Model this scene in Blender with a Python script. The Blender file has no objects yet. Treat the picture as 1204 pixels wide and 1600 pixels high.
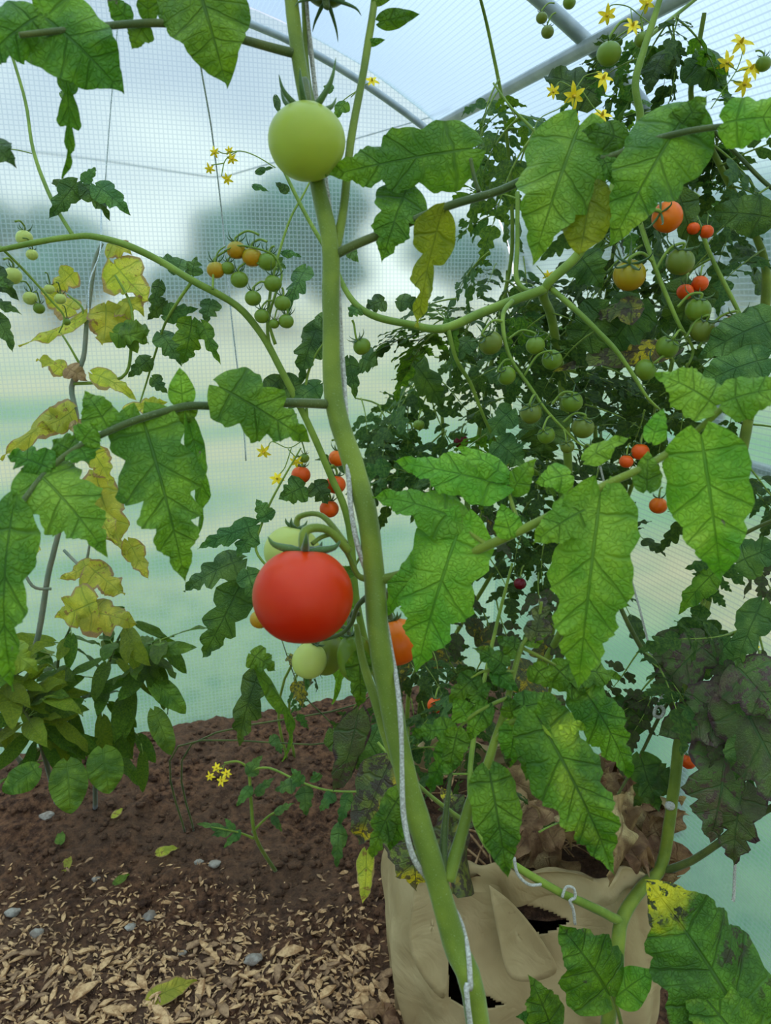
import bpy, math, random
from mathutils import Vector, Matrix, noise as mn
sc = bpy.context.scene
COL = sc.collection
R = math.radians

# ------------------------------------------------------------------ camera
CAM = Vector((0, 0, 1.25)); YAW = 17.8; PITCH = 16.0; F = 1200.0
cd = bpy.data.cameras.new('camera'); cam = bpy.data.objects.new('camera', cd); COL.objects.link(cam)
cam.location = CAM; cam.rotation_euler = (R(90 - PITCH), 0, R(-YAW))
cd.sensor_fit = 'VERTICAL'; cd.sensor_height = 36; cd.lens = 36 * F / 1600; cd.clip_start = .02; cd.clip_end = 400
cd.dof.use_dof = True; cd.dof.focus_distance = .92; cd.dof.aperture_fstop = 14
sc.camera = cam
sc.view_settings.view_transform = 'Standard'; sc.view_settings.look = 'None'
sc.view_settings.gamma = 1; sc.view_settings.use_curve_mapping = False
sc.view_settings.exposure = 0.66
sc.cycles.max_bounces = 12; sc.cycles.transparent_max_bounces = 16; sc.cycles.transmission_bounces = 10; sc.cycles.diffuse_bounces = 6
_rm = Matrix.Rotation(R(-YAW), 3, 'Z') @ Matrix.Rotation(R(90 - PITCH), 3, 'X')
RT = _rm @ Vector((1, 0, 0)); UP = _rm @ Vector((0, 1, 0)); FW = _rm @ Vector((0, 0, -1))

def P(x, y, d):            # a point of the place seen at x, y and d metres deep
    return CAM + d * (FW + (x - 602) / F * RT + (800 - y) / F * UP)
def G(x, y, z=0.0):        # where that line of sight meets height z
    v = FW + (x - 602) / F * RT + (800 - y) / F * UP
    return CAM + v * ((z - CAM.z) / v.z)
def PP(l): return [P(*a) for a in l]

# ------------------------------------------------------------------ material helpers
def lin(c):
    return tuple(((v / 255) / 12.92 if v / 255 <= .04045 else ((v / 255 + .055) / 1.055) ** 2.4) for v in c) + (1.0,)
class NT:
    def __init__(s, name, world=False):
        if world:
            s.m = bpy.data.worlds.new(name)
        else:
            s.m = bpy.data.materials.new(name)
        s.m.use_nodes = True; s.t = s.m.node_tree; s.t.nodes.clear()
    def n(s, typ, **kw):
        nd = s.t.nodes.new(typ)
        for k, v in kw.items():
            if k.startswith('i_'):
                key = k[2:]
                key = int(key) if key.isdigit() else key.replace('_', ' ')
                nd.inputs[key].default_value = v
            else: setattr(nd, k, v)
        return nd
    def l(s, a, b): s.t.links.new(a, b)
    def _in(s, nd, i, v):
        if isinstance(v, bpy.types.NodeSocket): s.l(v, nd.inputs[i])
        else: nd.inputs[i].default_value = v
    def math(s, op, a, b=0.0, c=0.0, clamp=False):
        nd = s.n('ShaderNodeMath', operation=op, use_clamp=clamp)
        s._in(nd, 0, a); s._in(nd, 1, b); s._in(nd, 2, c); return nd.outputs[0]
    def mix(s, f, a, b, blend='MIX'):
        nd = s.n('ShaderNodeMix', data_type='RGBA', blend_type=blend)
        s._in(nd, 0, f); s._in(nd, 6, a); s._in(nd, 7, b); return nd.outputs[2]
    def smooth(s, v, a, b, lo=0.0, hi=1.0):
        nd = s.n('ShaderNodeMapRange', interpolation_type='SMOOTHSTEP')
        s._in(nd, 0, v); nd.inputs[1].default_value = a; nd.inputs[2].default_value = b
        nd.inputs[3].default_value = lo; nd.inputs[4].default_value = hi; return nd.outputs[0]
    def noise(s, vec, scale, detail=3, rough=.5, dist=0.0, out=0):
        nd = s.n('ShaderNodeTexNoise'); nd.inputs['Scale'].default_value = scale
        nd.inputs['Detail'].default_value = detail; nd.inputs['Roughness'].default_value = rough
        nd.inputs['Distortion'].default_value = dist
        if vec is not None: s.l(vec, nd.inputs['Vector'])
        return nd.outputs[out]
    def bump(s, h, strength=.3, dist=.002):
        nd = s.n('ShaderNodeBump'); s.l(h, nd.inputs['Height'])
        nd.inputs['Strength'].default_value = strength; nd.inputs['Distance'].default_value = dist
        return nd.outputs[0]
    def principled(s, col, rough=.5, normal=None, **kw):
        nd = s.n('ShaderNodeBsdfPrincipled'); s._in(nd, 'Base Color', col); s._in(nd, 'Roughness', rough)
        if normal is not None: s.l(normal, nd.inputs['Normal'])
        for k, v in kw.items(): s._in(nd, k.replace('_', ' '), v)
        return nd.outputs[0]
    def out(s, sh):
        o = s.n('ShaderNodeOutputWorld' if isinstance(s.m, bpy.types.World) else 'ShaderNodeOutputMaterial')
        s.l(sh, o.inputs[0]); return s.m

# ------------------------------------------------------------------ world: bright broken overcast
w = NT('overcast_sky', True)
tc = w.n('ShaderNodeTexCoord').outputs['Generated']
mp = w.n('ShaderNodeMapping'); w.l(tc, mp.inputs[0]); mp.inputs['Scale'].default_value = (1, 1, 2.4); mp.inputs['Location'].default_value = (.35, .2, .1)
cl = w.noise(mp.outputs[0], 2.3, 4, .55, .3)
cf = w.smooth(cl, .36, .66)
skyc = w.mix(cf, (.50, .56, .76, 1), (.86, .90, 1.0, 1))
sx = w.n('ShaderNodeSeparateXYZ'); w.l(tc, sx.inputs[0])
hz = w.smooth(sx.outputs[2], 0.0, .22, 1.0, 0.0)
skyc = w.mix(w.math('MULTIPLY', hz, .55), skyc, (1.2, 1.2, 1.15, 1))
zen = w.smooth(sx.outputs[2], .38, .9, 1.0, 2.9)
bg = w.n('ShaderNodeBackground'); w.l(skyc, bg.inputs[0]); w.l(w.math('MULTIPLY', zen, .95), bg.inputs[1])
w.out(bg.outputs[0]); sc.world = w.m

# ------------------------------------------------------------------ mesh helpers
class MB:
    def __init__(s): s.v = []; s.f = []; s.uv = []; s.mi = []
    def add(s, verts, faces, uvs=None, mi=0):
        o = len(s.v); s.v += [tuple(p) for p in verts]
        s.uv += list(uvs) if uvs else [(0.0, 0.0)] * len(verts)
        s.f += [tuple(i + o for i in f) for f in faces]; s.mi += [mi] * len(faces)
    def box(s, c, d, rot=None, mi=0):
        vs = []
        for x in (-.5, .5):
            for y in (-.5, .5):
                for z in (-.5, .5):
                    p = Vector((x * d[0], y * d[1], z * d[2]))
                    if rot: p = rot @ p
                    vs.append(Vector(c) + p)
        s.add(vs, [(0, 1, 3, 2), (4, 6, 7, 5), (0, 4, 5, 1), (2, 3, 7, 6), (0, 2, 6, 4), (1, 5, 7, 3)], None, mi)
    def tube(s, pts, rad, k=8, sub=4, mi=0, smooth=True, wob=0.0, cap=True):
        pts = [Vector(p) for p in pts]
        if not isinstance(rad, (list, tuple)): rad = [rad] * len(pts)
        if len(rad) != len(pts):
            r0, r1 = rad[0], rad[-1]; rad = [r0 + (r1 - r0) * i / (len(pts) - 1) for i in range(len(pts))]
        if smooth and len(pts) > 2: pts, rad = cat(pts, rad, sub)
        vs = []; uvs = []; fs = []
        t0 = (pts[1] - pts[0]).normalized()
        n = t0.orthogonal().normalized(); L = 0
        for i, p in enumerate(pts):
            a = pts[max(i - 1, 0)]; b = pts[min(i + 1, len(pts) - 1)]
            t = (b - a)
            t = t.normalized() if t.length > 1e-9 else t0
            n = (n - t * n.dot(t)); n = n.normalized() if n.length > 1e-9 else t.orthogonal().normalized()
            bn = t.cross(n)
            if i: L += (p - pts[i - 1]).length
            for j in range(k):
                an = 2 * math.pi * j / k
                rr = rad[i] * (1 + wob * mn.noise(Vector((L * 40, j * 1.7, rad[0] * 999))))
                vs.append(p + n * math.cos(an) * rr + bn * math.sin(an) * rr); uvs.append((L, j / k))
        m = len(pts)
        for i in range(m - 1):
            for j in range(k):
                fs.append((i * k + j, i * k + (j + 1) % k, (i + 1) * k + (j + 1) % k, (i + 1) * k + j))
        if cap:
            fs.append(tuple(reversed(range(k)))); fs.append(tuple(range((m - 1) * k, m * k)))
        s.add(vs, fs, uvs, mi)
    def build(s, name, mats, parent=None, smooth=True, label=None):
        me = bpy.data.meshes.new(name)
        me.from_pydata(s.v, [], s.f)
        if not isinstance(mats, (list, tuple)): mats = [mats]
        for m in mats: me.materials.append(m)
        me.polygons.foreach_set('material_index', s.mi)
        me.polygons.foreach_set('use_smooth', [smooth] * len(s.f))
        uvl = me.uv_layers.new(name='UVMap')
        flat = [0.0] * (2 * len(me.loops))
        for i, lp in enumerate(me.loops):
            u = s.uv[lp.vertex_index]; flat[2 * i] = u[0]; flat[2 * i + 1] = u[1]
        uvl.data.foreach_set('uv', flat)
        me.validate(); me.update()
        o = bpy.data.objects.new(name, me); COL.objects.link(o)
        if parent is not None: attach(o, parent)
        if label: o['label'] = label
        return o
def worldloc(o):
    v = Vector((0, 0, 0))
    while o: v = v + o.location; o = o.parent
    return v
def attach(o, parent):
    o.parent = parent; o.location = -worldloc(parent)
def cat(pts, rad, sub):
    o = []; r = []
    n = len(pts)
    for i in range(n - 1):
        p0 = pts[max(i - 1, 0)]; p1 = pts[i]; p2 = pts[i + 1]; p3 = pts[min(i + 2, n - 1)]
        for k in range(sub):
            t = k / sub; t2 = t * t; t3 = t2 * t
            o.append(.5 * ((2 * p1) + (p2 - p0) * t + (2 * p0 - 5 * p1 + 4 * p2 - p3) * t2 + (3 * p1 - p0 - 3 * p2 + p3) * t3))
            r.append(rad[i] + (rad[i + 1] - rad[i]) * t)
    o.append(pts[-1]); r.append(rad[-1]); return o, r
def thing(name, label, cat_, loc, group=None):
    o = bpy.data.objects.new(name, None); COL.objects.link(o); o.location = loc
    o.empty_display_size = .02
    o['label'] = label; o['category'] = cat_
    if group: o['group'] = group
    return o
def tag(o, label, cat_, group=None, kind=None):
    if label: o['label'] = label
    if cat_: o['category'] = cat_
    if group: o['group'] = group
    if kind: o['kind'] = kind
    return o
def struct(o): o['kind'] = 'structure'; return o

def leaflet(mb, base, tip, width, nrm, lobes=4, depth=.35, teeth=.16, nt=72, nu=5, bend=.12, fold=.20, curl=.42,
            wave=.16, seed=0, mi=0, sway=0.0, quilt=.045, shape=.60, end=1.12, fwd=.20, a0=0, a1=0, twist=0.0):
    rnd = random.Random(seed * 7 + 3)
    base = Vector(base); tip = Vector(tip)
    T = tip - base; L = T.length; T.normalize()
    N = Vector(nrm); N = N - T * N.dot(T)
    N = N.normalized() if N.length > 1e-6 else T.orthogonal().normalized()
    S = T.cross(N)
    xm = (shape - .1 * end) / (shape + end); norm = (xm + .1) ** shape * (1 - xm) ** end
    ph = [rnd.uniform(-.15, .15), rnd.uniform(-.15, .15)]
    dd = [depth * rnd.uniform(.8, 1.2), depth * rnd.uniform(.8, 1.2)]
    w1 = rnd.uniform(0, 6)
    vs = []; uvs = []; W = width / 2
    for i in range(nt + 1):
        t = i / nt
        q = min(t / .30, 1); q = q * q * (3 - 2 * q)
        f = (-.085 + (.085 + fwd) * q) * min(1, (1 - t) / .6)
        xo = t + f; e = ((max(xo, -.085) + .1) ** shape * max(1 - xo, 0) ** end) / norm
        if t > .999: e = 0
        m = base + T * L * t + N * bend * L * 4 * t * (1 - t) + S * sway * L * math.sin(math.pi * t)
        tw = twist * t; St = S * math.cos(tw) + N * math.sin(tw); Nt = N * math.cos(tw) - S * math.sin(tw)
        for j in range(-nu, nu + 1):
            s_ = j / nu; side = 0 if s_ < 0 else 1
            p_ = t * lobes + ph[side] * (1 if t > .02 else 0)
            fr = p_ - math.floor(p_)
            fr = fr ** .72; b = abs(math.sin(math.pi * fr)) ** .85
            lob = 1 - min(1.55 * dd[side] * (1.1 - .6 * t), .85) * (1 - b)
            tf = (t * lobes * 3.3 + ph[side] * 3); tf -= math.floor(tf)
            th = 1 + teeth * ((1 - tf) if tf > .3 else tf / .3 * .7) - teeth * .5
            r = abs(s_) * W * e * lob * (1 + (th - 1) * abs(s_) ** 2)
            sg = -1 if s_ < 0 else 1
            z = fold * r - curl * r * r / max(W, 1e-6) + wave * W * s_ * s_ * math.sin(t * 11 + w1 + sg) \
                + quilt * W * 4 * abs(s_) * (1 - abs(s_)) * (-math.cos(2 * math.pi * (t * lobes - .5)))
            pos = m + T * f * L * abs(s_) * (lob if f > 0 else 1) + St * sg * r + Nt * z
            vs.append(pos); uvs.append((t * lobes, s_))
    fs = []; c = 2 * nu + 1
    for i in range(nt):
        for j in range(2 * nu):
            fs.append((i * c + j, i * c + j + 1, (i + 1) * c + j + 1, (i + 1) * c + j))
    mb.add(vs, fs, uvs, mi)

# ------------------------------------------------------------------ materials
def leafmat(name, base, dark, vein, yel=(190, 190, 60), yamt=.15, spot=(70, 55, 45), samt=.1, edge=0.0, edgecol=(150, 120, 60), rough=.5, trans=.35, nscale=14, var=.12, tip=None):
    m = NT(name)
    uv = m.n('ShaderNodeUVMap').outputs[0]
    obj = m.n('ShaderNodeTexCoord').outputs['Object']
    s = m.n('ShaderNodeSeparateXYZ'); m.l(uv, s.inputs[0])
    rndv = m.n('ShaderNodeObjectInfo').outputs['Random']
    av = m.math('ABSOLUTE', s.outputs[1])
    # side veins run along constant u, the midrib along v = 0
    wob = m.math('MULTIPLY', m.math('SUBTRACT', m.noise(obj, 90, 1), .5), .12)
    fu = m.math('ABSOLUTE', m.math('SUBTRACT', m.math('FRACT', m.math('ADD', s.outputs[0], wob)), .5))
    v1 = m.smooth(fu, .0, .055, .9, 0.0)
    fu2 = m.math('ABSOLUTE', m.math('SUBTRACT', m.math('FRACT', m.math('ADD', m.math('MULTIPLY', s.outputs[0], 2.0), m.math('ADD', wob, m.math('MULTIPLY', av, .6)))), .5))
    v2 = m.math('MULTIPLY', m.smooth(fu2, .0, .09, .55, 0.0), m.smooth(av, .1, .4))
    v0 = m.smooth(av, .015, .06, 1.0, 0.0)
    vor = m.n('ShaderNodeTexVoronoi', feature='DISTANCE_TO_EDGE'); vor.inputs['Scale'].default_value = 260
    dv = m.n('ShaderNodeVectorMath', operation='MULTIPLY_ADD'); m.l(m.noise(obj, 160, 2, out=1), dv.inputs[0]); dv.inputs[1].default_value = (.006, .006, .006); m.l(obj, dv.inputs[2])
    m.l(dv.outputs[0], vor.inputs['Vector'])
    v3 = m.smooth(vor.outputs['Distance'], .0, .2, .30, 0.0)
    veins = m.math('MAXIMUM', m.math('MAXIMUM', v1, v0), m.math('MAXIMUM', v2, v3))
    n1 = m.noise(obj, nscale * 2.2, 3, .6)
    col = m.mix(m.smooth(n1, .35, .68), lin(dark), lin(base))
    n2 = m.noise(obj, nscale, 2, .5, .4)
    off = m.math('MULTIPLY', m.math('SUBTRACT', rndv, .5), .16)
    yf = m.smooth(m.math('ADD', n2, off), .74 - yamt * .5, .86 - yamt * .45)
    yf = m.math('MULTIPLY', yf, m.math('SUBTRACT', 1.0, m.math('MULTIPLY', veins, .6)))
    col = m.mix(yf, col, lin(yel))
    col = m.mix(m.math('MULTIPLY', veins, .62), col, lin(vein))
    n3 = m.noise(obj, nscale * 7, 3, .62)
    n4 = m.noise(obj, nscale * .8, 2, .5)
    sf = m.math('MULTIPLY', m.smooth(n3, .70 - samt * .35, .74 - samt * .33), m.smooth(m.math('ADD', n4, off), .62 - samt * .55, .70 - samt * .5))
    col = m.mix(m.math('MULTIPLY', sf, .85), col, lin(spot))
    n5 = m.noise(obj, 420, 2, .5); sp5 = m.math('MULTIPLY', m.smooth(n5, .66, .72), m.smooth(m.math('ADD', n2, off), .50, .62, 0, min(1, samt * 3.5)))
    col = m.mix(m.math('MULTIPLY', sp5, .7), col, lin(spot))
    if tip:
        tf = m.smooth(m.math('ADD', s.outputs[0], m.math('MULTIPLY', m.math('SUBTRACT', n1, .5), 1.6)), tip[0], tip[1])
        col = m.mix(m.math('MULTIPLY', tf, m.math('SUBTRACT', 1.0, sf)), col, lin(yel))
    if edge:
        ef = m.smooth(m.math('ADD', av, m.math('MULTIPLY', m.math('SUBTRACT', n1, .5), .9)), 1.15 - edge, 1.3 - edge)
        col = m.mix(ef, col, lin(edgecol))
    hs = m.n('ShaderNodeHueSaturation'); m.l(col, hs.inputs['Color'])
    m.l(m.math('ADD', .5 - var * .10, m.math('MULTIPLY', rndv, var * .20)), hs.inputs['Hue'])
    m.l(m.math('ADD', 1 - var, m.math('MULTIPLY', rndv, var * 2)), hs.inputs['Value'])
    col = hs.outputs[0]
    bp = m.bump(m.math('ADD', m.math('MULTIPLY', veins, -1.0), m.math('MULTIPLY', n3, .8)), .8, .0022)
    p = m.principled(col, rough, bp, Specular_IOR_Level=.32)
    tr = m.n('ShaderNodeBsdfTranslucent')
    m.l(m.mix(.35, col, m.mix(1.0, col, (1.6, 1.55, .45, 1), 'MULTIPLY')), tr.inputs[0])
    mx = m.n('ShaderNodeMixShader', i_0=trans); m.l(p, mx.inputs[1]); m.l(tr.outputs[0], mx.inputs[2])
    return m.out(mx.outputs[0])
M = {}
M['fresh'] = leafmat('tomato_leaf_fresh', (124, 160, 32), (76, 118, 20), (48, 80, 16), (156, 178, 56), .10, (105, 90, 80), .10)
M['bright'] = leafmat('tomato_leaf_bright', (142, 180, 46), (98, 148, 30), (64, 104, 24), (176, 194, 66), .14, (110, 95, 82), .06)
M['low'] = leafmat('tomato_leaf_speckled', (110, 148, 24), (62, 104, 14), (36, 60, 10), (186, 198, 42), .26, (70, 66, 40), .22)
M['spotlow'] = leafmat('tomato_leaf_yellow_tip', (92, 140, 30), (60, 100, 20), (36, 62, 14), (214, 200, 30), .05, (62, 50, 32), .5, edge=.12, edgecol=(80, 66, 40), tip=(3.6, 4.4))
M['olivelit'] = leafmat('tomato_leaf_olive', (160, 164, 30), (120, 134, 24), (90, 104, 22), (190, 180, 40), .2, (110, 90, 40), .08, trans=.45)
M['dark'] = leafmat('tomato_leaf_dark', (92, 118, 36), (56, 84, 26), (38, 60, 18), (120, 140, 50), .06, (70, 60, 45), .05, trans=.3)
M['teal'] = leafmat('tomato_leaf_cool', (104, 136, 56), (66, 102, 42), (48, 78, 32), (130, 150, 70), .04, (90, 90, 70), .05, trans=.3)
M['yellow'] = leafmat('tomato_leaf_yellowed', (216, 204, 66), (176, 176, 56), (120, 140, 56), (222, 200, 90), .3, (150, 112, 60), .3, edge=.35, edgecol=(172, 138, 92), trans=.4)
M['blight'] = leafmat('tomato_leaf_blighted', (96, 114, 50), (84, 86, 52), (50, 84, 34), (112, 92, 72), .3, (88, 62, 58), .45, edge=.3, edgecol=(70, 48, 44), trans=.22)
M['mottled'] = leafmat('tomato_leaf_mottled', (128, 134, 54), (86, 96, 52), (54, 64, 36), (220, 188, 36), .5, (74, 60, 50), .6, edge=.25, edgecol=(92, 76, 62), trans=.3)
M['pepper'] = leafmat('pepper_leaf', (116, 148, 36), (74, 108, 24), (80, 114, 28), (140, 150, 50), .08, (60, 60, 40), .0, rough=.38, trans=.3)
M['pepperpale'] = leafmat('pepper_leaf_pale', (160, 172, 44), (124, 146, 36), (124, 146, 40), (176, 176, 62), .2, (90, 90, 40), .0, rough=.4, trans=.35)
M['dry'] = leafmat('dry_leaf', (176, 138, 92), (112, 78, 50), (128, 92, 58), (200, 168, 118), .3, (80, 50, 34), .2, trans=.15, rough=.8)

def stemmat(name, c1, c2, sheen=.5, rough=.6):
    m = NT(name); obj = m.n('ShaderNodeTexCoord').outputs['Object']
    n = m.noise(obj, 30, 3); f = m.noise(obj, 900, 2)
    col = m.mix(m.smooth(n, .35, .7), lin(c1), lin(c2))
    col = m.mix(m.smooth(f, .62, .75, 0, .35), col, lin((170, 185, 130)))
    p = m.principled(col, rough, m.bump(f, .4, .0006), Sheen_Weight=sheen, Sheen_Roughness=.4, Specular_IOR_Level=.3)
    return m.out(p)
M['stem'] = stemmat('tomato_stem', (98, 114, 26), (126, 138, 36), .22)
M['stemgreen'] = stemmat('cherry_stem', (104, 126, 34), (130, 148, 46), .15)
M['stemdark'] = stemmat('dark_stem', (66, 80, 26), (92, 98, 36), .3)
M['stemold'] = stemmat('withered_stem', (112, 122, 96), (136, 130, 104), .2)
M['sepal'] = stemmat('calyx_green', (58, 84, 34), (84, 108, 44), .4)
def fruitmat(name, top, low, rough=.28, mott=.0):
    m = NT(name); tcn = m.n('ShaderNodeTexCoord').outputs; uv = m.n('ShaderNodeUVMap').outputs[0]
    s = m.n('ShaderNodeSeparateXYZ'); m.l(uv, s.inputs[0])
    n = m.noise(tcn['Object'], 60, 2)
    f = m.smooth(m.math('ADD', s.outputs[1], m.math('MULTIPLY', m.math('SUBTRACT', n, .5), .35)), .1, .9)
    col = m.mix(f, lin(top), lin(low))
    p = m.principled(col, rough, None, Subsurface_Weight=.25, Subsurface_Radius=(.006, .003, .001), Subsurface_Scale=1.0, Specular_IOR_Level=.24)
    return m.out(p)
M['red'] = fruitmat('ripe_red_skin', (208, 58, 8), (192, 30, 3), .34)
M['green'] = fruitmat('unripe_green_skin', (150, 160, 52), (172, 180, 58), .32)
M['pale'] = fruitmat('pale_green_skin', (182, 188, 92), (190, 194, 96), .35)
M['cgreen'] = fruitmat('cherry_green_skin', (98, 122, 30), (122, 138, 40), .3)
M['cyel'] = fruitmat('cherry_turning_skin', (150, 136, 26), (196, 128, 18), .3)
M['orange'] = fruitmat('cherry_orange_skin', (226, 112, 14), (222, 84, 10), .3)
M['dorange'] = fruitmat('orange_red_skin', (226, 92, 18), (220, 74, 12), .32)
M['olive'] = fruitmat('olive_skin', (100, 112, 34), (118, 124, 40), .3)
M['darkred'] = fruitmat('dark_red_skin', (110, 18, 24), (90, 12, 20), .25)
def simple(name, c, rough=.6, nsc=40, c2=None, bump=.2, **kw):
    m = NT(name); obj = m.n('ShaderNodeTexCoord').outputs['Object']; n = m.noise(obj, nsc, 4, .6)
    col = m.mix(m.smooth(n, .35, .65), lin(c), lin(c2 or tuple(int(v * .8) for v in c)))
    return m.out(m.principled(col, rough, m.bump(n, bump, .002), **kw))
M['petal'] = simple('yellow_petal', (246, 206, 22), .5, 200, (250, 222, 60), .1, Specular_IOR_Level=.2)
M['petalc'] = simple('flower_cone', (226, 178, 20), .5, 200)
M['twine'] = simple('white_twine', (214, 208, 190), .85, 700, (160, 150, 132), .8)
M['string'] = simple('pale_string', (232, 236, 230), .8, 600, (150, 158, 156), .5)
M['tube'] = simple('galvanised_tube', (172, 176, 172), .42, 30, (150, 156, 154), .1, Metallic=.35)
M['wire'] = simple('grey_wire', (110, 130, 140), .5, 60)
M['chip'] = simple('wood_chip', (214, 170, 118), .85, 90, (158, 114, 70), .6)
M['chip2'] = simple('weathered_wood_chip', (166, 128, 90), .9, 90, (116, 84, 56), .6)
M['pebble'] = simple('pebble_grey', (166, 156, 140), .8, 60, (122, 106, 90), .4)
M['bark'] = simple('bark', (70, 60, 48), .9, 8)
M['crown'] = simple('distant_foliage', (56, 112, 92), .9, 1.5, (34, 82, 70), .8)
M['tag'] = simple('white_plastic', (206, 212, 214), .4, 20)
# ------------------------------------------------------------------ greenhouse film
def filmmat(name, milk=.30, blur=.0, tint=(.80, .90, .82, 1), gu=.3, gv=.3, tcol=(.62, .72, .72, 1), lcol=(.46, .56, .56, 1)):
    m = NT(name); uv = m.n('ShaderNodeUVMap').outputs[0]
    s = m.n('ShaderNodeSeparateXYZ'); m.l(uv, s.inputs[0])
    def line(c, per, wd):
        f = m.math('ABSOLUTE', m.math('SUBTRACT', m.math('FRACT', m.math('DIVIDE', c, per)), .5))
        return m.smooth(f, wd * .5, wd, 1.0, 0.0)
    g = m.math('MAXIMUM', m.math('MULTIPLY', line(s.outputs[0], .0105, .17), gu), m.math('MULTIPLY', line(s.outputs[1], .0105, .17), gv))
    big = m.noise(uv, 1.3, 2)
    base = m.math('ADD', milk, m.math('MULTIPLY', m.math('SUBTRACT', big, .5), .25))
    f = m.math('ADD', base, g, clamp=True)
    tp = m.n('ShaderNodeBsdfTransparent', i_0=tint)
    if blur:
        rf = m.n('ShaderNodeBsdfRefraction'); rf.inputs['Color'].default_value = tint
        rf.inputs['Roughness'].default_value = .6; rf.inputs['IOR'].default_value = 1.045
        mb_ = m.n('ShaderNodeMixShader', i_0=blur); m.l(tp.outputs[0], mb_.inputs[1]); m.l(rf.outputs[0], mb_.inputs[2]); thru = mb_.outputs[0]
    else: thru = tp.outputs[0]
    tl = m.n('ShaderNodeBsdfTranslucent'); m.l(m.mix(m.math('MULTIPLY', g, 2.5, clamp=True), tcol, lcol), tl.inputs[0])
    mx = m.n('ShaderNodeMixShader'); m.l(f, mx.inputs[0]); m.l(thru, mx.inputs[1]); m.l(tl.outputs[0], mx.inputs[2])
    gl = m.n('ShaderNodeBsdfGlossy'); gl.inputs['Roughness'].default_value = .3; gl.inputs['Color'].default_value = (1, 1, 1, 1)
    m2 = m.n('ShaderNodeMixShader', i_0=.03); m.l(mx.outputs[0], m2.inputs[1]); m.l(gl.outputs[0], m2.inputs[2])
    return m.out(m2.outputs[0])
M['filmend'] = filmmat('woven_film_end', .14, .94, (.70, .82, .73, 1), .36, .34, (.60, .68, .66, 1), (.34, .46, .50, 1))
M['filmside'] = filmmat('woven_film_side', .16, .93, (.66, .86, .80, 1), .42, .16, (.42, .54, .52, 1), (.26, .36, .36, 1))
M['film'] = filmmat('woven_film_roof', .30, .9, (.62, .82, .86, 1), .50, .18, (.44, .56, .60, 1), (.30, .40, .42, 1))

PROF = [(1.16, -.02), (1.16, .5), (1.15, .95), (1.11, 1.28), (.99, 1.50), (.777, 1.68), (.40, 1.86), (0, 1.92)]
PROFF = PROF + [(-x, z) for x, z in reversed(PROF[:-1])]
YE = 2.07; YN = -1.9
pc, _ = cat([Vector((x, 0, z)) for x, z in PROFF], [0] * len(PROFF), 6)
PFI = [(1.03, -.02), (1.04, .5), (1.06, .95), (1.05, 1.28), (.96, 1.50), (.777, 1.70), (.40, 1.875), (0, 1.935)]
pf, _ = cat([Vector((x, 0, z)) for x, z in PFI + [(-x, z) for x, z in reversed(PFI[:-1])]], [0] * len(PROFF), 6)
def sheet(name, pts, y0, y1, mat, ny=30):
    mb = MB(); vs = []; uvs = []; fs = []; a = 0
    for i, p in enumerate(pts):
        if i: a += (p - pts[i - 1]).length
        for j in range(ny + 1):
            y = y0 + (y1 - y0) * j / ny
            sag = .006 * math.sin(y * 5 + a * 3) + .004 * mn.noise(Vector((a * 6, y * 6, 1)))
            q = Vector((p.x, y, p.z)); c = Vector((0, y, .9)); q = q + (q - c).normalized() * sag
            vs.append(q); uvs.append((a, y))
    for i in range(len(pts) - 1):
        for j in range(ny):
            fs.append((i * (ny + 1) + j, i * (ny + 1) + j + 1, (i + 1) * (ny + 1) + j + 1, (i + 1) * (ny + 1) + j))
    mb.add(vs, fs, uvs); return struct(mb.build(name, mat))
iR = 24; iL = len(pc) - 1 - 24
sheet('wall_right', pf[:iR + 1], YN, YE, M['filmside'])
sheet('ceiling', pf[iR:iL + 1], YN, YE, M['film'])
sheet('wall_left', pf[iL:], YN, YE, M['film'])
# end wall: a fan of rows between the two sides
mb = MB(); vs = []; uvs = []; fs = []; nrow = 40; ncol = 40
half = pf[:len(pf) // 2 + 1]
def halfw(z):
    for a, b in zip(half, half[1:]):
        if a.z <= z <= b.z and b.z > a.z: return a.x + (b.x - a.x) * (z - a.z) / (b.z - a.z)
    return 0 if z > 1.5 else 1.03
for i in range(nrow + 1):
    z = -.02 + 1.955 * (i / nrow) ** .9; wv = halfw(min(z, 1.934))
    for j in range(ncol + 1):
        x = -wv + 2 * wv * j / ncol
        vs.append(Vector((x, YE + .008 * mn.noise(Vector((x * 3, z * 2, 4))), z))); uvs.append((x, z))
for i in range(nrow):
    for j in range(ncol): fs.append((i * (ncol + 1) + j, i * (ncol + 1) + j + 1, (i + 1) * (ncol + 1) + j + 1, (i + 1) * (ncol + 1) + j))
mb.add(vs, fs, uvs); struct(mb.build('wall_far', M['filmend']))
# frame tubes
k = 1
for y in (YE - .02, 1.29, .15, -1.2):
    mb = MB(); mb.tube([Vector((p.x * .985, y, p.z * .987 + .0)) for p in pc], .009 if y > 1.8 else .0125, 10, 1, smooth=False)
    struct(mb.build('trim_%d' % k, M['tube'])); k += 1
for (x, z, r) in ((.765, 1.645, .0125), (-.765, 1.645, .013), (1.125, .92, .013), (-1.125, .92, .013), (0, 1.885, .013)):
    mb = MB(); mb.tube([(x, YN, z), (x, YE - .02, z)], r, 10, smooth=False)
    struct(mb.build('trim_%d' % k, M['tube'])); k += 1
# wire sagging across the end wall
mb = MB(); mb.tube([P(-60, 222, 1.98), P(0, 232, 1.98), P(150, 250, 2.0), P(300, 273, 2.02), P(345, 276, 2.02), P(400, 262, 2.03), P(700, 175, 2.05)], .0016, 6, 4)
tag(mb.build('wire', M['wire']), 'thin grey wire sagging across the translucent end wall', 'wire')

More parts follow.
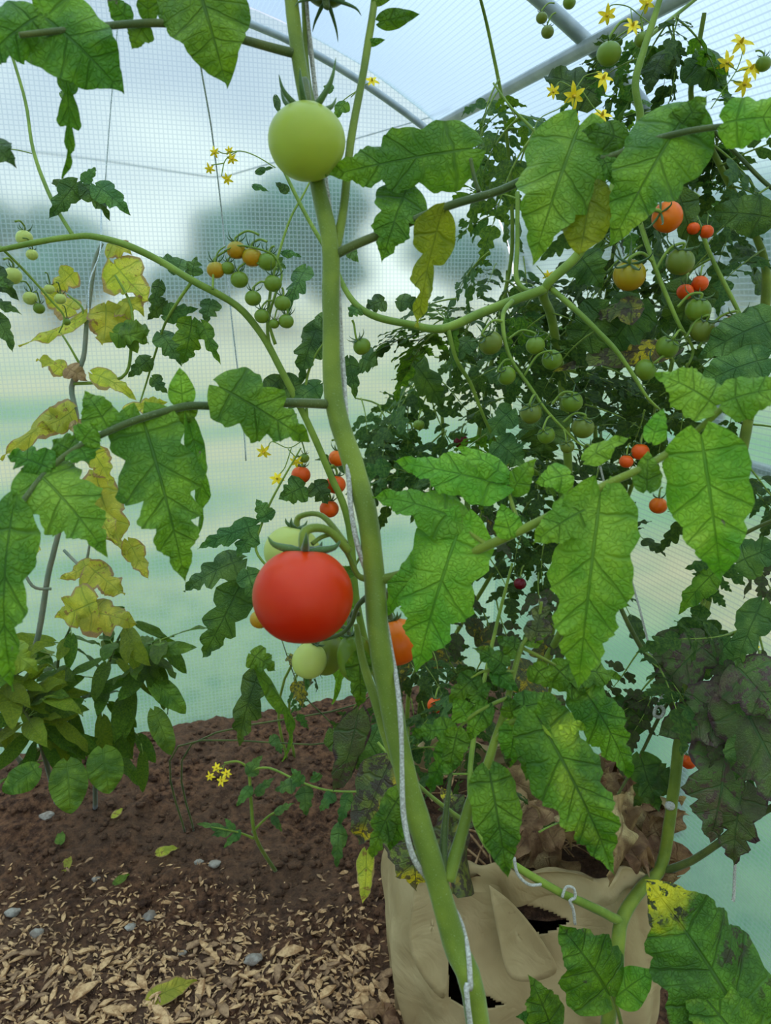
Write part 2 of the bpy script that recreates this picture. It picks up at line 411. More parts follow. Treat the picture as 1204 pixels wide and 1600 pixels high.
# ------------------------------------------------------------------ outside
def fieldmat():
    m = NT('mown_field'); geo = m.n('ShaderNodeNewGeometry').outputs['Position']
    mp = m.n('ShaderNodeMapping'); m.l(geo, mp.inputs[0]); mp.inputs['Scale'].default_value = (.14, .5, 1)
    n = m.noise(mp.outputs[0], 1.1, 3); n2 = m.noise(geo, 8, 4)
    col = m.mix(m.smooth(n, .42, .56), lin((60, 128, 80)), lin((190, 172, 128)))
    sy = m.n('ShaderNodeSeparateXYZ'); m.l(geo, sy.inputs[0])
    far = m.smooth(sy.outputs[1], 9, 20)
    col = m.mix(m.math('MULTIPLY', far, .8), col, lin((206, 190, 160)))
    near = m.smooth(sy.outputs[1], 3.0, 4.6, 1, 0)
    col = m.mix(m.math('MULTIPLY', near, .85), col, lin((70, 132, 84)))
    sand = m.math('MULTIPLY', m.smooth(sy.outputs[0], 1.7, 2.1), m.smooth(sy.outputs[1], 3.2, 3.8, 1, 0))
    col = m.mix(m.math('MULTIPLY', sand, m.smooth(n2, .3, .6)), col, lin((200, 158, 118)))
    col = m.mix(.35, col, m.mix(m.smooth(n2, .35, .65), lin((60, 90, 50)), lin((150, 150, 100))))
    return m.out(m.principled(col, .95, m.bump(n2, .6, .05)))
M['field'] = fieldmat()
mb = MB(); vs = []; fs = []; n = 60
for i in range(n + 1):
    for j in range(n + 1):
        x = -60 + 120 * i / n; y = -30 + 120 * j / n
        vs.append((x, y, -.06 + .3 * max(0, (y - 25) / 60) * (1 + mn.noise(Vector((x * .05, y * .05, 0))))))
for i in range(n):
    for j in range(n): fs.append((i * (n + 1) + j, (i + 1) * (n + 1) + j, (i + 1) * (n + 1) + j + 1, i * (n + 1) + j + 1))
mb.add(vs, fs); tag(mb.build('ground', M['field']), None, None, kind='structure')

def ico(mb, c, r, sub=2, amp=.25, fr=1.2, sq=(1, 1, 1), mi=0, seed=0):
    import bmesh
    bm = bmesh.new(); bmesh.ops.create_icosphere(bm, subdivisions=sub, radius=1)
    vs = []
    for v in bm.verts:
        p = v.co.normalized(); q = p * (1 + amp * mn.fractal(p * fr + Vector((seed * 3.1, seed, 0)), 1, 2, 3))
        vs.append(Vector(c) + Vector((q.x * r * sq[0], q.y * r * sq[1], q.z * r * sq[2])))
    fs = [tuple(v.index for v in f.verts) for f in bm.faces]
    bm.free(); mb.add(vs, fs, None, mi)
random.seed(5)
TL = 'hazy dark teal tree beyond the film wall, '
for i, (px, d, hh, wd, lb) in enumerate([(-60, 30, 5.2, 4.5, 'leftmost, its crown cut by the left edge'), (90, 26, 4.4, 3.6, 'low and rounded behind the yellowed plant'),
        (300, 34, 3.4, 3.0, 'small, behind the cluster of turning cherry tomatoes'), (430, 26, 5.6, 4.2, 'tall, directly left of the thick main stem'), (700, 33, 4.8, 3.2, 'right of the thick main stem'),
        (900, 30, 5.4, 4.2, 'behind the dense cherry tomato foliage'), (1120, 28, 5.0, 5.2, 'rightmost, beyond the side wall')]):
    g = P(px, 456, d); g.z = 0
    t = thing('tree', TL + lb, 'tree', (g.x, g.y, -.05), 'distant trees beyond the field')
    mb = MB(); mb.tube([(g.x, g.y, -.1), (g.x + .1, g.y, hh * .5)], [.22, .12], 8, smooth=False); mb.build('trunk', M['bark'], t)
    mb = MB()
    for q in range(9):
        a = random.uniform(0, 6.28); rr = random.uniform(.0, .5) * wd
        ico(mb, (g.x + rr * math.cos(a), g.y + rr * .5 * math.sin(a), hh * random.uniform(.35, .72)), wd * random.uniform(.26, .38), 3, .35, 1.6, (1, 1, .8), 0, i * 9 + q)
    mb.build('crown', M['crown'], t)

# ------------------------------------------------------------------ soil
def soilmat():
    m = NT('dark_soil'); obj = m.n('ShaderNodeTexCoord').outputs['Object']
    n = m.noise(obj, 55, 5, .65); n2 = m.noise(obj, 4, 2); n3 = m.noise(obj, 210, 3, .6)
    col = m.mix(m.smooth(n, .35, .68), lin((62, 40, 28)), lin((122, 84, 58)))
    sy = m.n('ShaderNodeSeparateXYZ'); m.l(obj, sy.inputs[0])
    col = m.mix(m.math('MULTIPLY', m.smooth(n2, .4, .6), .5), col, lin((96, 72, 54)))
    col = m.mix(m.smooth(n3, .64, .72, 0, .8), col, lin((150, 118, 88)))
    col = m.mix(m.smooth(n3, .28, .36, .7, 0), col, lin((28, 18, 15)))
    return m.out(m.principled(col, .95, m.bump(m.math('ADD', n, m.math('MULTIPLY', n3, .6)), .9, .012), Specular_IOR_Level=.2))
M['soil'] = soilmat()
def soilz(x, y):
    z = .014 * mn.noise(Vector((x * 9, y * 9, 0))) + .018 * mn.noise(Vector((x * 24, y * 24, 3))) + .006 * mn.noise(Vector((x * 70, y * 70, 7)))
    z += .035 * max(0, min(1, (y - 1.55) / .3)) + .01
    return z
mb = MB(); vs = []; fs = []; nx = 190; ny = 210
for i in range(nx + 1):
    for j in range(ny + 1):
        x = -1.02 + 2.04 * i / nx; y = -1.2 + (YE - .01 + 1.2) * (j / ny) ** .62
        vs.append((x, y, soilz(x, y)))
for i in range(nx):
    for j in range(ny): fs.append((i * (ny + 1) + j, (i + 1) * (ny + 1) + j, (i + 1) * (ny + 1) + j + 1, i * (ny + 1) + j + 1))
mb.add(vs, fs); tag(mb.build('floor', M['soil']), None, None, kind='structure')

# clods of earth piled along the end wall: crumbly soil nobody could count
mb = MB(); random.seed(3)
for i in range(2600):
    x = random.uniform(-.6, 1.0); y = random.uniform(1.0, 2.03); r = random.uniform(.002, .0115)
    ico(mb, (x, y, soilz(x, y) + r * .1), r, 1, .9, 3, (1, 1, .65), 0, i)
tag(mb.build('soil_crumbs', M['soil']), 'dark crumbly soil clods along the foot of the film wall', 'soil', kind='stuff')

def chipmesh(i):
    rnd = random.Random(i); mb = MB()
    L = rnd.uniform(.018, .05); W = rnd.uniform(.18, .5) * L * .8; T = rnd.uniform(.0015, .004)
    vs = []; n = 3
    for k_ in range(n + 1):
        t = k_ / n; w_ = W * .5 * (.25, 1.0, .85, .12)[k_] * rnd.uniform(.75, 1.2)
        zc = .12 * L * math.sin(t * 3) * rnd.uniform(.5, 1)
        for (a, b) in ((-1, -1), (1, -1), (1, 1), (-1, 1)):
            vs.append(((t - .5) * L, a * w_ + rnd.uniform(-.1, .1) * W, zc + b * T * .5))
    fs = [(3, 2, 1, 0), (n * 4, n * 4 + 1, n * 4 + 2, n * 4 + 3)]
    for k_ in range(n):
        for a in range(4): fs.append((k_ * 4 + a, k_ * 4 + (a + 1) % 4, (k_ + 1) * 4 + (a + 1) % 4, (k_ + 1) * 4 + a))
    mb.add(vs, fs); return mb
protos = []
for i in range(14):
    mb = chipmesh(i); o = mb.build('wood_chip', M['chip'] if i % 3 else M['chip2'], smooth=False); protos.append(o)
random.seed(21)
cnt = 0; stuff = MB(); spots = []
while len(spots) < 3600:
    px = random.uniform(-10, 640); py = random.uniform(1300, 1640)
    dens = min(1, max(0, (py - 1330) / 170)) ** 1.2
    if 420 < px < 640: dens *= .3 if py < 1420 else (1.6 if px < 575 else .5)
    if mn.noise(Vector((px * .012, py * .02, 2))) < random.uniform(-.5, .35): dens *= .5
    if random.random() > dens: continue
    g = G(px, py, .012)
    spots.append((py, g.x, g.y))
spots.sort(reverse=True)
used = set()
for q, (py, x, y) in enumerate(spots):
    rz = random.uniform(0, 6.28); s_ = random.uniform(.6, 1.35); pi = random.randrange(14)
    rot = (random.uniform(-.35, .35), random.uniform(-.35, .35), rz)
    z = soilz(x, y) + .004
    if q % 9 == 0 and cnt < 300:
        src = protos[pi]
        o = src if pi not in used else src.copy()
        if pi in used: COL.objects.link(o)
        used.add(pi)
        s2 = s_ * .85
        o.location = (x, y, z + .003); o.rotation_euler = rot; o.scale = (s2, s2, s2)
        tag(o, 'small pale wood chip lying in the scattered mulch on the soil', 'wood chip', 'wood chips scattered on the soil path'); cnt += 1
    else:
        from mathutils import Euler
        R3 = Euler(rot).to_matrix()
        me = protos[pi].data; o_ = len(stuff.v); s_ *= .45
        stuff.v += [tuple(Vector((x, y, z)) + R3 @ (v.co * s_ * .8)) for v in me.vertices]; stuff.uv += [(0, 0)] * len(me.vertices)
        for p_ in me.polygons: stuff.f.append(tuple(i_ + o_ for i_ in p_.vertices)); stuff.mi.append(0 if pi % 3 else 1)
for i, o in enumerate(protos):
    if i not in used: bpy.data.objects.remove(o)
tag(stuff.build('wood_mulch', [M['chip'], M['chip2']], smooth=False), 'fine shredded wood mulch strewn over the brown soil', 'mulch', kind='stuff')
# pebbles
random.seed(8)
pg = [(232, 1425, 9, 'pale grey pebble beside a tan wood chip on the soil'), (205, 1455, 6, 'tiny white pebble left of centre on the mulched soil'), (18, 1420, 9, 'light grey pebble near the left edge of the soil'),
      (60, 1470, 8, 'grey pebble under the pepper plant, nearest the left edge'), (395, 1500, 10, 'grey pebble right of the mulch, before the paper grow bag'), (335, 1355, 8, 'flat grey pebble below the seedling'),
      (75, 1285, 10, 'brown grey stone in the shade of the pepper plant'), (310, 1345, 6, 'small pebble left of the seedling stem'), (150, 1372, 5, 'tiny pinkish pebble on the dark soil'),
      (285, 1490, 5, 'small pale pebble above the fallen yellow green leaf')]
for i, (px, py, r, lb) in enumerate(pg):
    g = G(px, py, .012); rr = r * 1.75 / 1200; z = soilz(g.x, g.y)
    mb = MB(); ico(mb, (g.x, g.y, z + rr * .35), rr, 3, .3, 1.2, (1.2, .9, .6), 0, i)
    tag(mb.build('pebble', M['pebble']), lb, 'pebble', 'pebbles on the soil')
# fallen leaves
for (px, py, L, mat, rz, lb) in [(270, 1540, 60, 'yellow', .2, 'yellow green fallen leaf lying on the wood mulch'), (262, 1328, 34, 'yellow', .1, 'small pale yellow fallen leaf on dark soil'),
        (190, 1368, 26, 'pepper', .6, 'small green fallen leaf below the pepper plant'), (105, 1345, 30, 'yellow', 1.3, 'curled yellowish fallen leaf at the foot of the pepper plant'),
        (185, 1275, 26, 'yellow', .9, 'tan yellow leaf scrap lying on shaded soil'), (95, 1310, 30, 'pepper', 1.5, 'green leaf scrap hanging low beneath the pepper plant')]:
    g = G(px, py, .03); l = L * 1.75 / 1200; dv = Vector((math.cos(rz), math.sin(rz), 0)); z = soilz(g.x, g.y) + .012
    c = Vector((g.x, g.y, z)); mb = MB()
    leaflet(mb, c - dv * l / 2, c + dv * l / 2, l * .55, (0, -.25, 1), 5, .05, .03, 20, 4, bend=.08, fold=.3, curl=.2, seed=int(px), a0=80)
    tag(mb.build('fallen_leaf', M[mat]), lb, 'leaf', 'fallen leaves on the soil')
# ------------------------------------------------------------------ plant builders
SEED = [100]
def FL(par, bx, by, bd, tx, ty, td, w, mat='fresh', lobes=4, depth=.30, nr=(0, .35), name='leaflet', label=None, **kw):
    SEED[0] += 1
    b = P(bx, by, bd); t = P(tx, ty, td); md = (bd + td) / 2
    v = (CAM - (b + t) / 2).normalized()
    n = v + RT * nr[0] + UP * nr[1]
    mb = MB(); kw.setdefault('seed', SEED[0])
    leaflet(mb, b, t, w * md / F, n, lobes, depth, **kw)
    o = mb.build(name, M[mat], par, label=label); return o
def PET(root, pts, r0, r1, mat='stem', name='leaf', k=8):
    mb = MB(); mb.tube(PP(pts), [r0 + (r1 - r0) * i / (len(pts) - 1) for i in range(len(pts))], k, 5); return mb.build(name, M[mat], root)
def sepals(mb, c, ax, r, n=6, ln=1.0, up=.5, wd=.22, seed=0):
    rnd = random.Random(seed); ax = Vector(ax).normalized(); e1 = ax.orthogonal().normalized(); e2 = ax.cross(e1)
    for i in range(n):
        a = 2 * math.pi * (i + rnd.uniform(-.2, .2)) / n; rd = e1 * math.cos(a) + e2 * math.sin(a); l = r * ln * rnd.uniform(.8, 1.15); u = up * rnd.uniform(.6, 1.4)
        pts = [c, c + rd * l * .35 + ax * l * .05, c + rd * l * .75 + ax * l * u * .45, c + rd * l * .9 + ax * l * u]
        ww = r * wd * .5
        mb.tube(pts, [ww * .55, ww, ww * .6, ww * .06], 5, 4)
def TOM(px, py, d, rpx, mat, label, ax=(0, 1, .1), sq=.93, sep=1.0, attach_to=None, group=None, smat='stemgreen', lobed=.012, long=1.0, up=.5, ns=6, stalk=True):
    """ax = axis (right, up, toward the camera) pointing to the calyx."""
    c = P(px, py, d); r = rpx * d / F; sd = int(px * 3 + py)
    A = (RT * ax[0] + UP * ax[1] - FW * ax[2]).normalized()
    e1 = A.orthogonal().normalized(); e2 = A.cross(e1)
    t = thing('tomato', label, 'tomato', c, group)
    big = r > .02
    nu, nv = (48, 32) if big else (24, 16)
    vs = []; uvs = []; fs = []
    for i in range(nv + 1):
        th = math.pi * i / nv
        for j in range(nu):
            a = 2 * math.pi * j / nu
            rr = r * (1 + lobed * math.cos(5 * a + sd) * math.sin(th))
            dim = 1 - .13 * math.exp(-(th / .30) ** 2) - .03 * math.exp(-((math.pi - th) / .3) ** 2)
            z = math.cos(th) * sq * long * dim; x = math.sin(th) * (1 - .04 * math.cos(th) * (long - 1) * 5)
            vs.append(c + A * z * r + (e1 * math.cos(a) + e2 * math.sin(a)) * x * rr); uvs.append((j / nu, i / nv))
    for i in range(nv):
        for j in range(nu): fs.append((i * nu + j, (i + 1) * nu + j, (i + 1) * nu + (j + 1) % nu, i * nu + (j + 1) % nu))
    mb = MB(); mb.add(vs, fs, uvs); mb.build('fruit', M[mat], t)
    top = c + A * r * sq * long * .88
    mb = MB(); sepals(mb, top + A * r * .02, A, r, ns, .95 * sep, up, .2 if big else .17, sd)
    mb.build('calyx', M['sepal'] if rpx > 9 else M['stemdark'], t)
    if stalk and attach_to is not None:
        q = P(*attach_to); m1 = top + A * r * .45; mid = (m1 + q) / 2 + UP * (m1 - q).length * .22
        mb = MB(); mb.tube([top, m1, mid, q], [r * .11 + .0003, r * .09 + .0003, r * .08 + .0004, r * .09 + .0005], 6, 5); mb.build('stalk', M[smat], t)
    elif stalk:
        mb = MB(); mb.tube([top, top + A * r * .4, top + A * r * .7 + UP * r * .2], [r * .1, r * .09, r * .08], 6, 4); mb.build('stalk', M[smat], t)
    return t
def FLOWER(par, px, py, d, rpx, face=(0, -.6, .7), seed=0):
    c = P(px, py, d); r = rpx * d / F; A = (RT * face[0] + UP * face[1] - FW * face[2]).normalized()
    e1 = A.orthogonal().normalized(); e2 = A.cross(e1); rnd = random.Random(seed + int(px))
    mb = MB()
    for i in range(6):
        a = 2 * math.pi * (i + rnd.uniform(-.15, .15)) / 6; rd = e1 * math.cos(a) + e2 * math.sin(a); l = r * rnd.uniform(.85, 1.15)
        tip = c + rd * l - A * l * rnd.uniform(-.1, .55)
        leaflet(mb, c, tip, r * .42, A, 1, 0, 0, 8, 2, bend=.1, fold=.25, curl=.1, wave=0, quilt=0, seed=i, shape=.6, end=.9, a0=70)
    mb.tube([c - A * r * .05, c + A * r * .2, c + A * r * .5], [r * .16, r * .14, r * .05], 7, 3, mi=1)
    return mb.build('flower', [M['petal'], M['petalc']], par)
def CLUSTER(root, paths, flowers, d, r=.0007, mat='stemgreen'):
    mb = MB()
    for p_ in paths: mb.tube(PP([(a[0], a[1], a[2] if len(a) > 2 else d) for a in p_]), r, 6, 5)
    o = mb.build('flower_truss', M[mat], root)
    for i, f in enumerate(flowers): FLOWER(o, f[0], f[1], d, f[2], f[3] if len(f) > 3 else (0, -.5, .8), i)
    return o

# leaf prototypes for the foliage further back: rachis along +Y, face +Z, about one unit long
def proto_compound(i, style):
    rnd = random.Random(i * 13 + 5); mb = MB()
    def rp(t): return Vector((.06 * math.sin(t * 3 + i), t, -.55 * t * t * rnd_d + .06 * t))
    rnd_d = rnd.uniform(.4, 1.1)
    mb.tube([rp(t / 6) for t in range(7)], [.014, .004], 5, 2, mi=0)
    big = rnd.choice([2, 2, 3])
    for kk in range(big):
        t = .38 + .36 * kk / max(big - 1, 1) + rnd.uniform(-.03, .03)
        for sd in (-1, 1):
            l = rnd.uniform(.26, .40) * (1 - .15 * kk); an = rnd.uniform(.9, 1.3)
            b0 = rp(t); b = b0 + Vector((sd * .04, .02, 0)); tip = b + Vector((sd * math.sin(an) * l, math.cos(an) * l, -rnd.uniform(.05, .7) * l))
            mb.tube([b0, b], .005, 4, 1, smooth=False)
            leaflet(mb, b, tip, l * rnd.uniform(.52, .70), (rnd.uniform(-.4, .4), rnd.uniform(-.2, .3), 1), rnd.choice([3, 4]), .42, .12, 20, 2, bend=rnd.uniform(.0, .14), fold=.25, curl=.35, seed=i * 31 + kk * 2 + sd, mi=1)
    for kk in range(2):
        t = .5 + .25 * kk
        for sd in (-1, 1):
            l = rnd.uniform(.08, .13); b = rp(t + .07); tip = b + Vector((sd * l, l * .4, -.03))
            leaflet(mb, b, tip, l * .7, (0, 0, 1), 2, .2, .08, 8, 1, seed=kk, mi=1)
    l = rnd.uniform(.36, .46); b = rp(.96); tip = b + Vector((rnd.uniform(-.1, .1), l * .8, -l * rnd.uniform(.2, .9)))
    leaflet(mb, b, tip, l * .66, (0, .3, 1), 4, .40, .12, 24, 2, bend=.08, fold=.2, curl=.3, seed=i, mi=1)
    return mb
def proto_pepper(i):
    rnd = random.Random(i * 17 + 2); mb = MB()
    mb.tube([(0, 0, 0), (0, .12, .02), (0, .25, .02)], .012, 5, 3, mi=0)
    leaflet(mb, (0, .22, .02), (rnd.uniform(-.15, .15), 1, -rnd.uniform(-.1, .45)), rnd.uniform(.26, .36), (0, .2, 1), 5, .03, .0, 16, 3, bend=rnd.uniform(.0, .14), fold=.35, curl=.2, seed=i, mi=1, shape=.6, end=.75, a0=80)
    return mb
def proto_single(i):
    rnd = random.Random(i * 23 + 9); mb = MB()
    mb.tube([(0, 0, 0), (0, .15, .02), (0, .3, 0)], .012, 5, 3, mi=0)
    leaflet(mb, (0, .28, 0), (rnd.uniform(-.2, .2), 1, -rnd.uniform(.1, .5)), rnd.uniform(.4, .6), (rnd.uniform(-.3, .3), .2, 1), 4, .35, .1, 22, 3, bend=rnd.uniform(-.1, .2), fold=.3, curl=.6, wave=.3, seed=i, mi=1, twist=rnd.uniform(-1, 1))
    return mb
PROTO = {}
def get_proto(style, i):
    key = (style, i)
    if key not in PROTO:
        mb = proto_pepper(i) if style.startswith('pepper') else (proto_single(i) if style in ('yellow', 'dry', 'mottled') else proto_compound(i, style))
        o = mb.build('leaf', [M['stemgreen'] if style not in ('dry', 'yellow') else M['stemold'], M[style]])
        PROTO[key] = o.data; bpy.data.objects.remove(o)
    return PROTO[key]
def put_leaf(root, q, target, style, size, rnd, up=None):
    me = get_proto(style, rnd.randrange(7))
    o = bpy.data.objects.new('leaf', me); COL.objects.link(o); o.parent = root
    dy = (target - q); dy = dy.normalized() if dy.length > 1e-6 else Vector((1, 0, 0))
    u = up or Vector((rnd.uniform(-.5, .5), rnd.uniform(-.9, .3), 1))
    u = (u - dy * u.dot(dy)).normalized(); x = dy.cross(u)
    mt = Matrix((x, dy, u)).transposed().to_4x4()
    mt = mt @ Matrix.Rotation(rnd.uniform(-.5, .5), 4, 'Y')
    o.matrix_basis = Matrix.Translation(q - worldloc(root)) @ mt @ Matrix.Diagonal((size, size, size, 1))
    return o
def samples(stems, step=.03):
    out = []
    for st in stems:
        pts, _ = cat([Vector(p) for p in st], [0] * len(st), 6)
        out += [p for p in pts if p.z > .12]
    return out
def scatter(root, stems, regions, seed, smin=.11, smax=.19):
    rnd = random.Random(seed); S_ = samples(stems)
    for (x0, y0, x1, y1, d0, d1, n, style) in regions:
        for _ in range(n):
            t = P(rnd.uniform(x0, x1), rnd.uniform(y0, y1), rnd.uniform(d0, d1))
            if t.z < .08: t.z = .08
            lim = YE - .05
            if t.y > lim: t.y = lim
            t.x = min(t.x, .92); t.z = min(t.z, 1.80 - .45 * t.x * t.x)
            q = min(S_, key=lambda p: (p - t).length * rnd.uniform(.8, 1.25))
            L = (t - q).length; sz = rnd.uniform(smin, smax)
            if L > sz * 1.1: q = t + (q - t) * (sz * .7 / L)
            elif L < .03: t = q + Vector((rnd.uniform(-1, 1), rnd.uniform(-1, .4), rnd.uniform(-.6, .4))).normalized() * sz
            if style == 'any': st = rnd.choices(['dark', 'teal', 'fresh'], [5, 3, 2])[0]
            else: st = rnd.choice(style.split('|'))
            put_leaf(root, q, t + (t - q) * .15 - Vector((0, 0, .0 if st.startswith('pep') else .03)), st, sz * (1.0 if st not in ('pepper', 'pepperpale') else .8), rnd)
def STEM(root, pts, r, mat='stemgreen', name='stem', k=8, sub=5, label=None):
    mb = MB(); mb.tube([Vector(p) for p in pts], r, k, sub, wob=.12); return mb.build(name, M[mat], root, label=label)

# ------------------------------------------------------------------ the main plant in front
g0 = P(745, 1600, .52); base0 = Vector((g0.x + .03, g0.y - .02, 0)); gz = Vector((base0.x, base0.y, soilz(base0.x, base0.y) - .01))
main = thing('tomato_plant', 'large tomato plant in front with thick twine-wrapped stem and broad bright leaves', 'tomato plant', gz)
ms = [P(430, -260, .56), P(445, -120, .56), P(455, 0, .56), P(466, 90, .56), P(484, 190, .56), P(497, 290, .555), P(516, 385, .55), P(517, 500, .55), P(521, 620, .55), P(548, 715, .545), P(572, 800, .54), P(585, 900, .54), P(592, 1000, .53),
      P(612, 1110, .53), P(638, 1230, .525), P(672, 1340, .52), P(708, 1470, .52), P(748, 1610, .52)]
STEM(main, ms + [Vector((base0.x, base0.y, .45)), gz], [.0048, .0048, .005, .0052, .0053, .0056, .0064, .0062, .0068, .0074, .0075, .0075, .0076, .0076, .0077, .0079, .0080, .0082, .011, .013], 'stem', k=16, label='thick fuzzy green main stem')
# side shoot up from the fork, thin shoot beside the top, thin shoot lower left
STEM(main, PP([(522, 398, .55), (536, 330, .555), (548, 220, .56), (568, 110, .565), (585, 0, .57), (596, -90, .575)]), [.0040, .0032, .0030, .0029, .0028, .002], 'stem', 'side_shoot')
STEM(main, PP([(500, 190, .565), (486, 150, .57), (478, 90, .575), (474, 0, .575), (470, -80, .575)]), [.002, .002, .0019, .0018, .0014], 'stem', 'side_shoot')
STEM(main, PP([(632, 1225, .53), (606, 1160, .545), (588, 1100, .55), (566, 1030, .56), (556, 975, .565)]), [.0030, .0038, .0036, .0030, .002], 'stem', 'side_shoot')
# fruit stalks: knobs on the stem where trusses leave it
STEM(main, PP([(470, 120, .56), (474, 140, .545), (478, 165, .535)]), [.0022, .0018, .0016], 'stem', 'fruit_stalk')
STEM(main, PP([(584, 905, .54), (560, 900, .545), (545, 870, .54), (525, 838, .535), (505, 838, .53), (487, 850, .525)]), [.0032, .0022, .0018, .0016, .0016, .0016], 'stem', 'fruit_stalk')
STEM(main, PP([(584, 925, .545), (560, 945, .56), (548, 975, .57), (530, 992, .575), (500, 1000, .58)]), [.0028, .002, .0018, .0016, .0014], 'stemdark', 'fruit_stalk')

# leaf A: upper left
lA = PET(main, [(462, 84, .56), (430, 76, .55), (380, 62, .53), (310, 42, .50), (240, 36, .49), (150, 42, .47), (95, 48, .45), (30, 55, .44)], .0036, .0016, 'stemdark')
FL(lA, 52, 14, .45, 194, 148, .47, 142, 'fresh', 4, .06, (.1, .3), teeth=.02, end=1.0, curl=.2, fold=.1, label='broad leaflet in the top left corner')
FL(lA, 62, 24, .45, -40, 110, .44, 90, 'fresh', 4, .2, (-.1, .3))
FL(lA, 300, -50, .49, 354, 136, .50, 146, 'fresh', 4, .06, (0, .25), teeth=.02, end=1.0, curl=.2, fold=.1)
FL(lA, 98, 95, .47, 98, 280, .49, 46, 'fresh', 4, .45, (.6, .1), twist=.5, fold=.5)
FL(lA, 225, 38, .49, 206, 78, .49, 42, 'fresh', 2, .1)
FL(lA, 200, 34, .49, 165, -10, .48, 38, 'fresh', 2, .1)
FL(lA, 232, 30, .49, 228, -34, .48, 34, 'fresh', 2, .1)
FL(lA, -20, 220, .47, 26, 262, .47, 50, 'dark', 2, .15)
# leaf B: from the fork to the right
lB = PET(main, [(524, 398, .55), (560, 380, .545), (622, 355, .54), (700, 322, .53), (780, 298, .52), (860, 262, .51), (950, 246, .50), (1010, 222, .49), (1075, 205, .48), (1140, 196, .47)], .0034, .0018, 'stemdark')
STEM(lB, PP([(748, 300, .53), (740, 275, .53), (735, 248, .53)]), [.0016, .0014, .0012], 'stemdark', 'petiolule')
FL(lB, 738, 232, .53, 508, 276, .535, 118, 'fresh', 4, .26, (0, .35), bend=.04, label='long leaflet pointing left across the green tomato')
FL(lB, 636, 292, .54, 596, 412, .54, 92, 'fresh', 3, .30, (-.1, .1))
STEM(lB, PP([(648, 342, .54), (640, 318, .54), (636, 294, .54)]), [.0014, .0012, .0010], 'stemdark', 'petiolule')
FL(lB, 690, 332, .53, 652, 512, .55, 80, 'olivelit', 3, .42, (.5, .2), twist=.6, bend=-.05, label='yellowing twisted leaflet')
FL(lB, 905, 196, .51, 832, 412, .51, 152, 'bright', 4, .15, (0, .3), teeth=.06)
FL(lB, 925, 282, .50, 906, 396, .50, 80, 'olivelit', 2, .02, (0, .2), teeth=.0, bend=-.05, end=.7)
FL(lB, 1072, 178, .49, 952, 388, .50, 138, 'fresh', 4, .12, (0, .3), teeth=.06)
FL(lB, 975, 218, .50, 905, 205, .50, 50, 'fresh', 2, .15)
FL(lB, 1058, 205, .49, 1104, 150, .48, 60, 'fresh', 3, .2)
FL(lB, 1130, 192, .47, 1245, 186, .46, 84, 'bright', 3, .15)
FL(lB, 940, 244, .50, 960, 290, .5, 36, 'fresh', 2, .15)
# leaf C: left, level with the middle
lC = PET(main, [(519, 632, .55), (478, 630, .54), (430, 630, .53), (370, 636, .52), (300, 634, .51), (250, 645, .50), (190, 665, .49), (120, 700, .48), (72, 738, .47), (30, 790, .45)], .0036, .0016, 'stemdark')
FL(lC, 342, 604, .505, 484, 690, .52, 116, 'fresh', 4, .26, (-.1, .35), bend=.05, label='leaflet with a blurred point just left of the main stem')
FL(lC, 285, 632, .51, 281, 574, .51, 42, 'bright', 2, .0, (0, .5), teeth=.02)
FL(lC, 288, 630, .51, 290, 668, .51, 40, 'fresh', 2, .0, (0, .2), teeth=.02)
FL(lC, 222, 652, .50, 290, 912, .49, 146, 'fresh', 5, .28, (.05, .25), label='large lobed hanging leaflet at left')
FL(lC, 292, 655, .51, 306, 838, .53, 42, 'fresh', 3, .4, (.8, 0), fold=.6, twist=.4)
FL(lC, 168, 668, .49, 132, 612, .49, 60, 'fresh', 2, .08, (0, .5))
FL(lC, 128, 690, .48, 152, 662, .48, 52, 'bright', 2, .05, (0, .3))
FL(lC, 112, 705, .48, 82, 690, .48, 60, 'fresh', 3, .1, (0, .3))
FL(lC, 125, 700, .48, 140, 725, .475, 60, 'fresh', 2, .1, (0, .3))
FL(lC, 55, 735, .47, 168, 868, .46, 130, 'bright', 4, .25, (0, .35))
FL(lC, 78, 732, .47, 12, 712, .47, 70, 'fresh', 3, .4, (0, .35))
FL(lC, 22, 790, .45, 22, 1080, .45, 86, 'fresh', 4, .25, (-.4, .2), label='long leaflet hanging down the left edge')
# leaf D: big compound leaf in the middle right
lD = PET(main, [(588, 908, .54), (640, 895, .53), (700, 878, .52), (762, 852, .50), (815, 828, .49), (880, 795, .48), (945, 758, .47), (1010, 728, .46), (1068, 690, .46), (1108, 656, .45), (1150, 618, .44)], .0038, .0018, 'stem')
FL(lD, 790, 758, .50, 616, 722, .53, 86, 'bright', 4, .22, (0, .5), bend=.03, label='leaflet with a brown edge pointing left')
FL(lD, 722, 812, .51, 652, 1048, .53, 140, 'bright', 4, .22, (-.05, .3), label='large pale green leaflet right of the red tomato')
FL(lD, 700, 848, .52, 598, 966, .54, 76, 'bright', 3, .2, (-.2, .3))
FL(lD, 722, 815, .51, 582, 778, .53, 78, 'bright', 3, .25, (0, .5))
FL(lD, 938, 770, .47, 903, 1078, .49, 142, 'bright', 5, .20, (0, .3), label='longest leaflet, pale green with brown flecks, hanging at right')
FL(lD, 922, 792, .47, 832, 850, .48, 80, 'bright', 3, .15, (0, .35))
FL(lD, 1095, 680, .45, 1126, 908, .47, 136, 'bright', 5, .12, (0, .3), teeth=.05, label='broad veined leaflet at the right edge')
FL(lD, 1118, 634, .45, 1022, 584, .46, 86, 'bright', 4, .12, (0, .5))
FL(lD, 1130, 628, .44, 1236, 606, .43, 76, 'bright', 3, .1, (0, .4))
FL(lD, 890, 742, .48, 836, 756, .48, 52, 'bright', 2, .08)
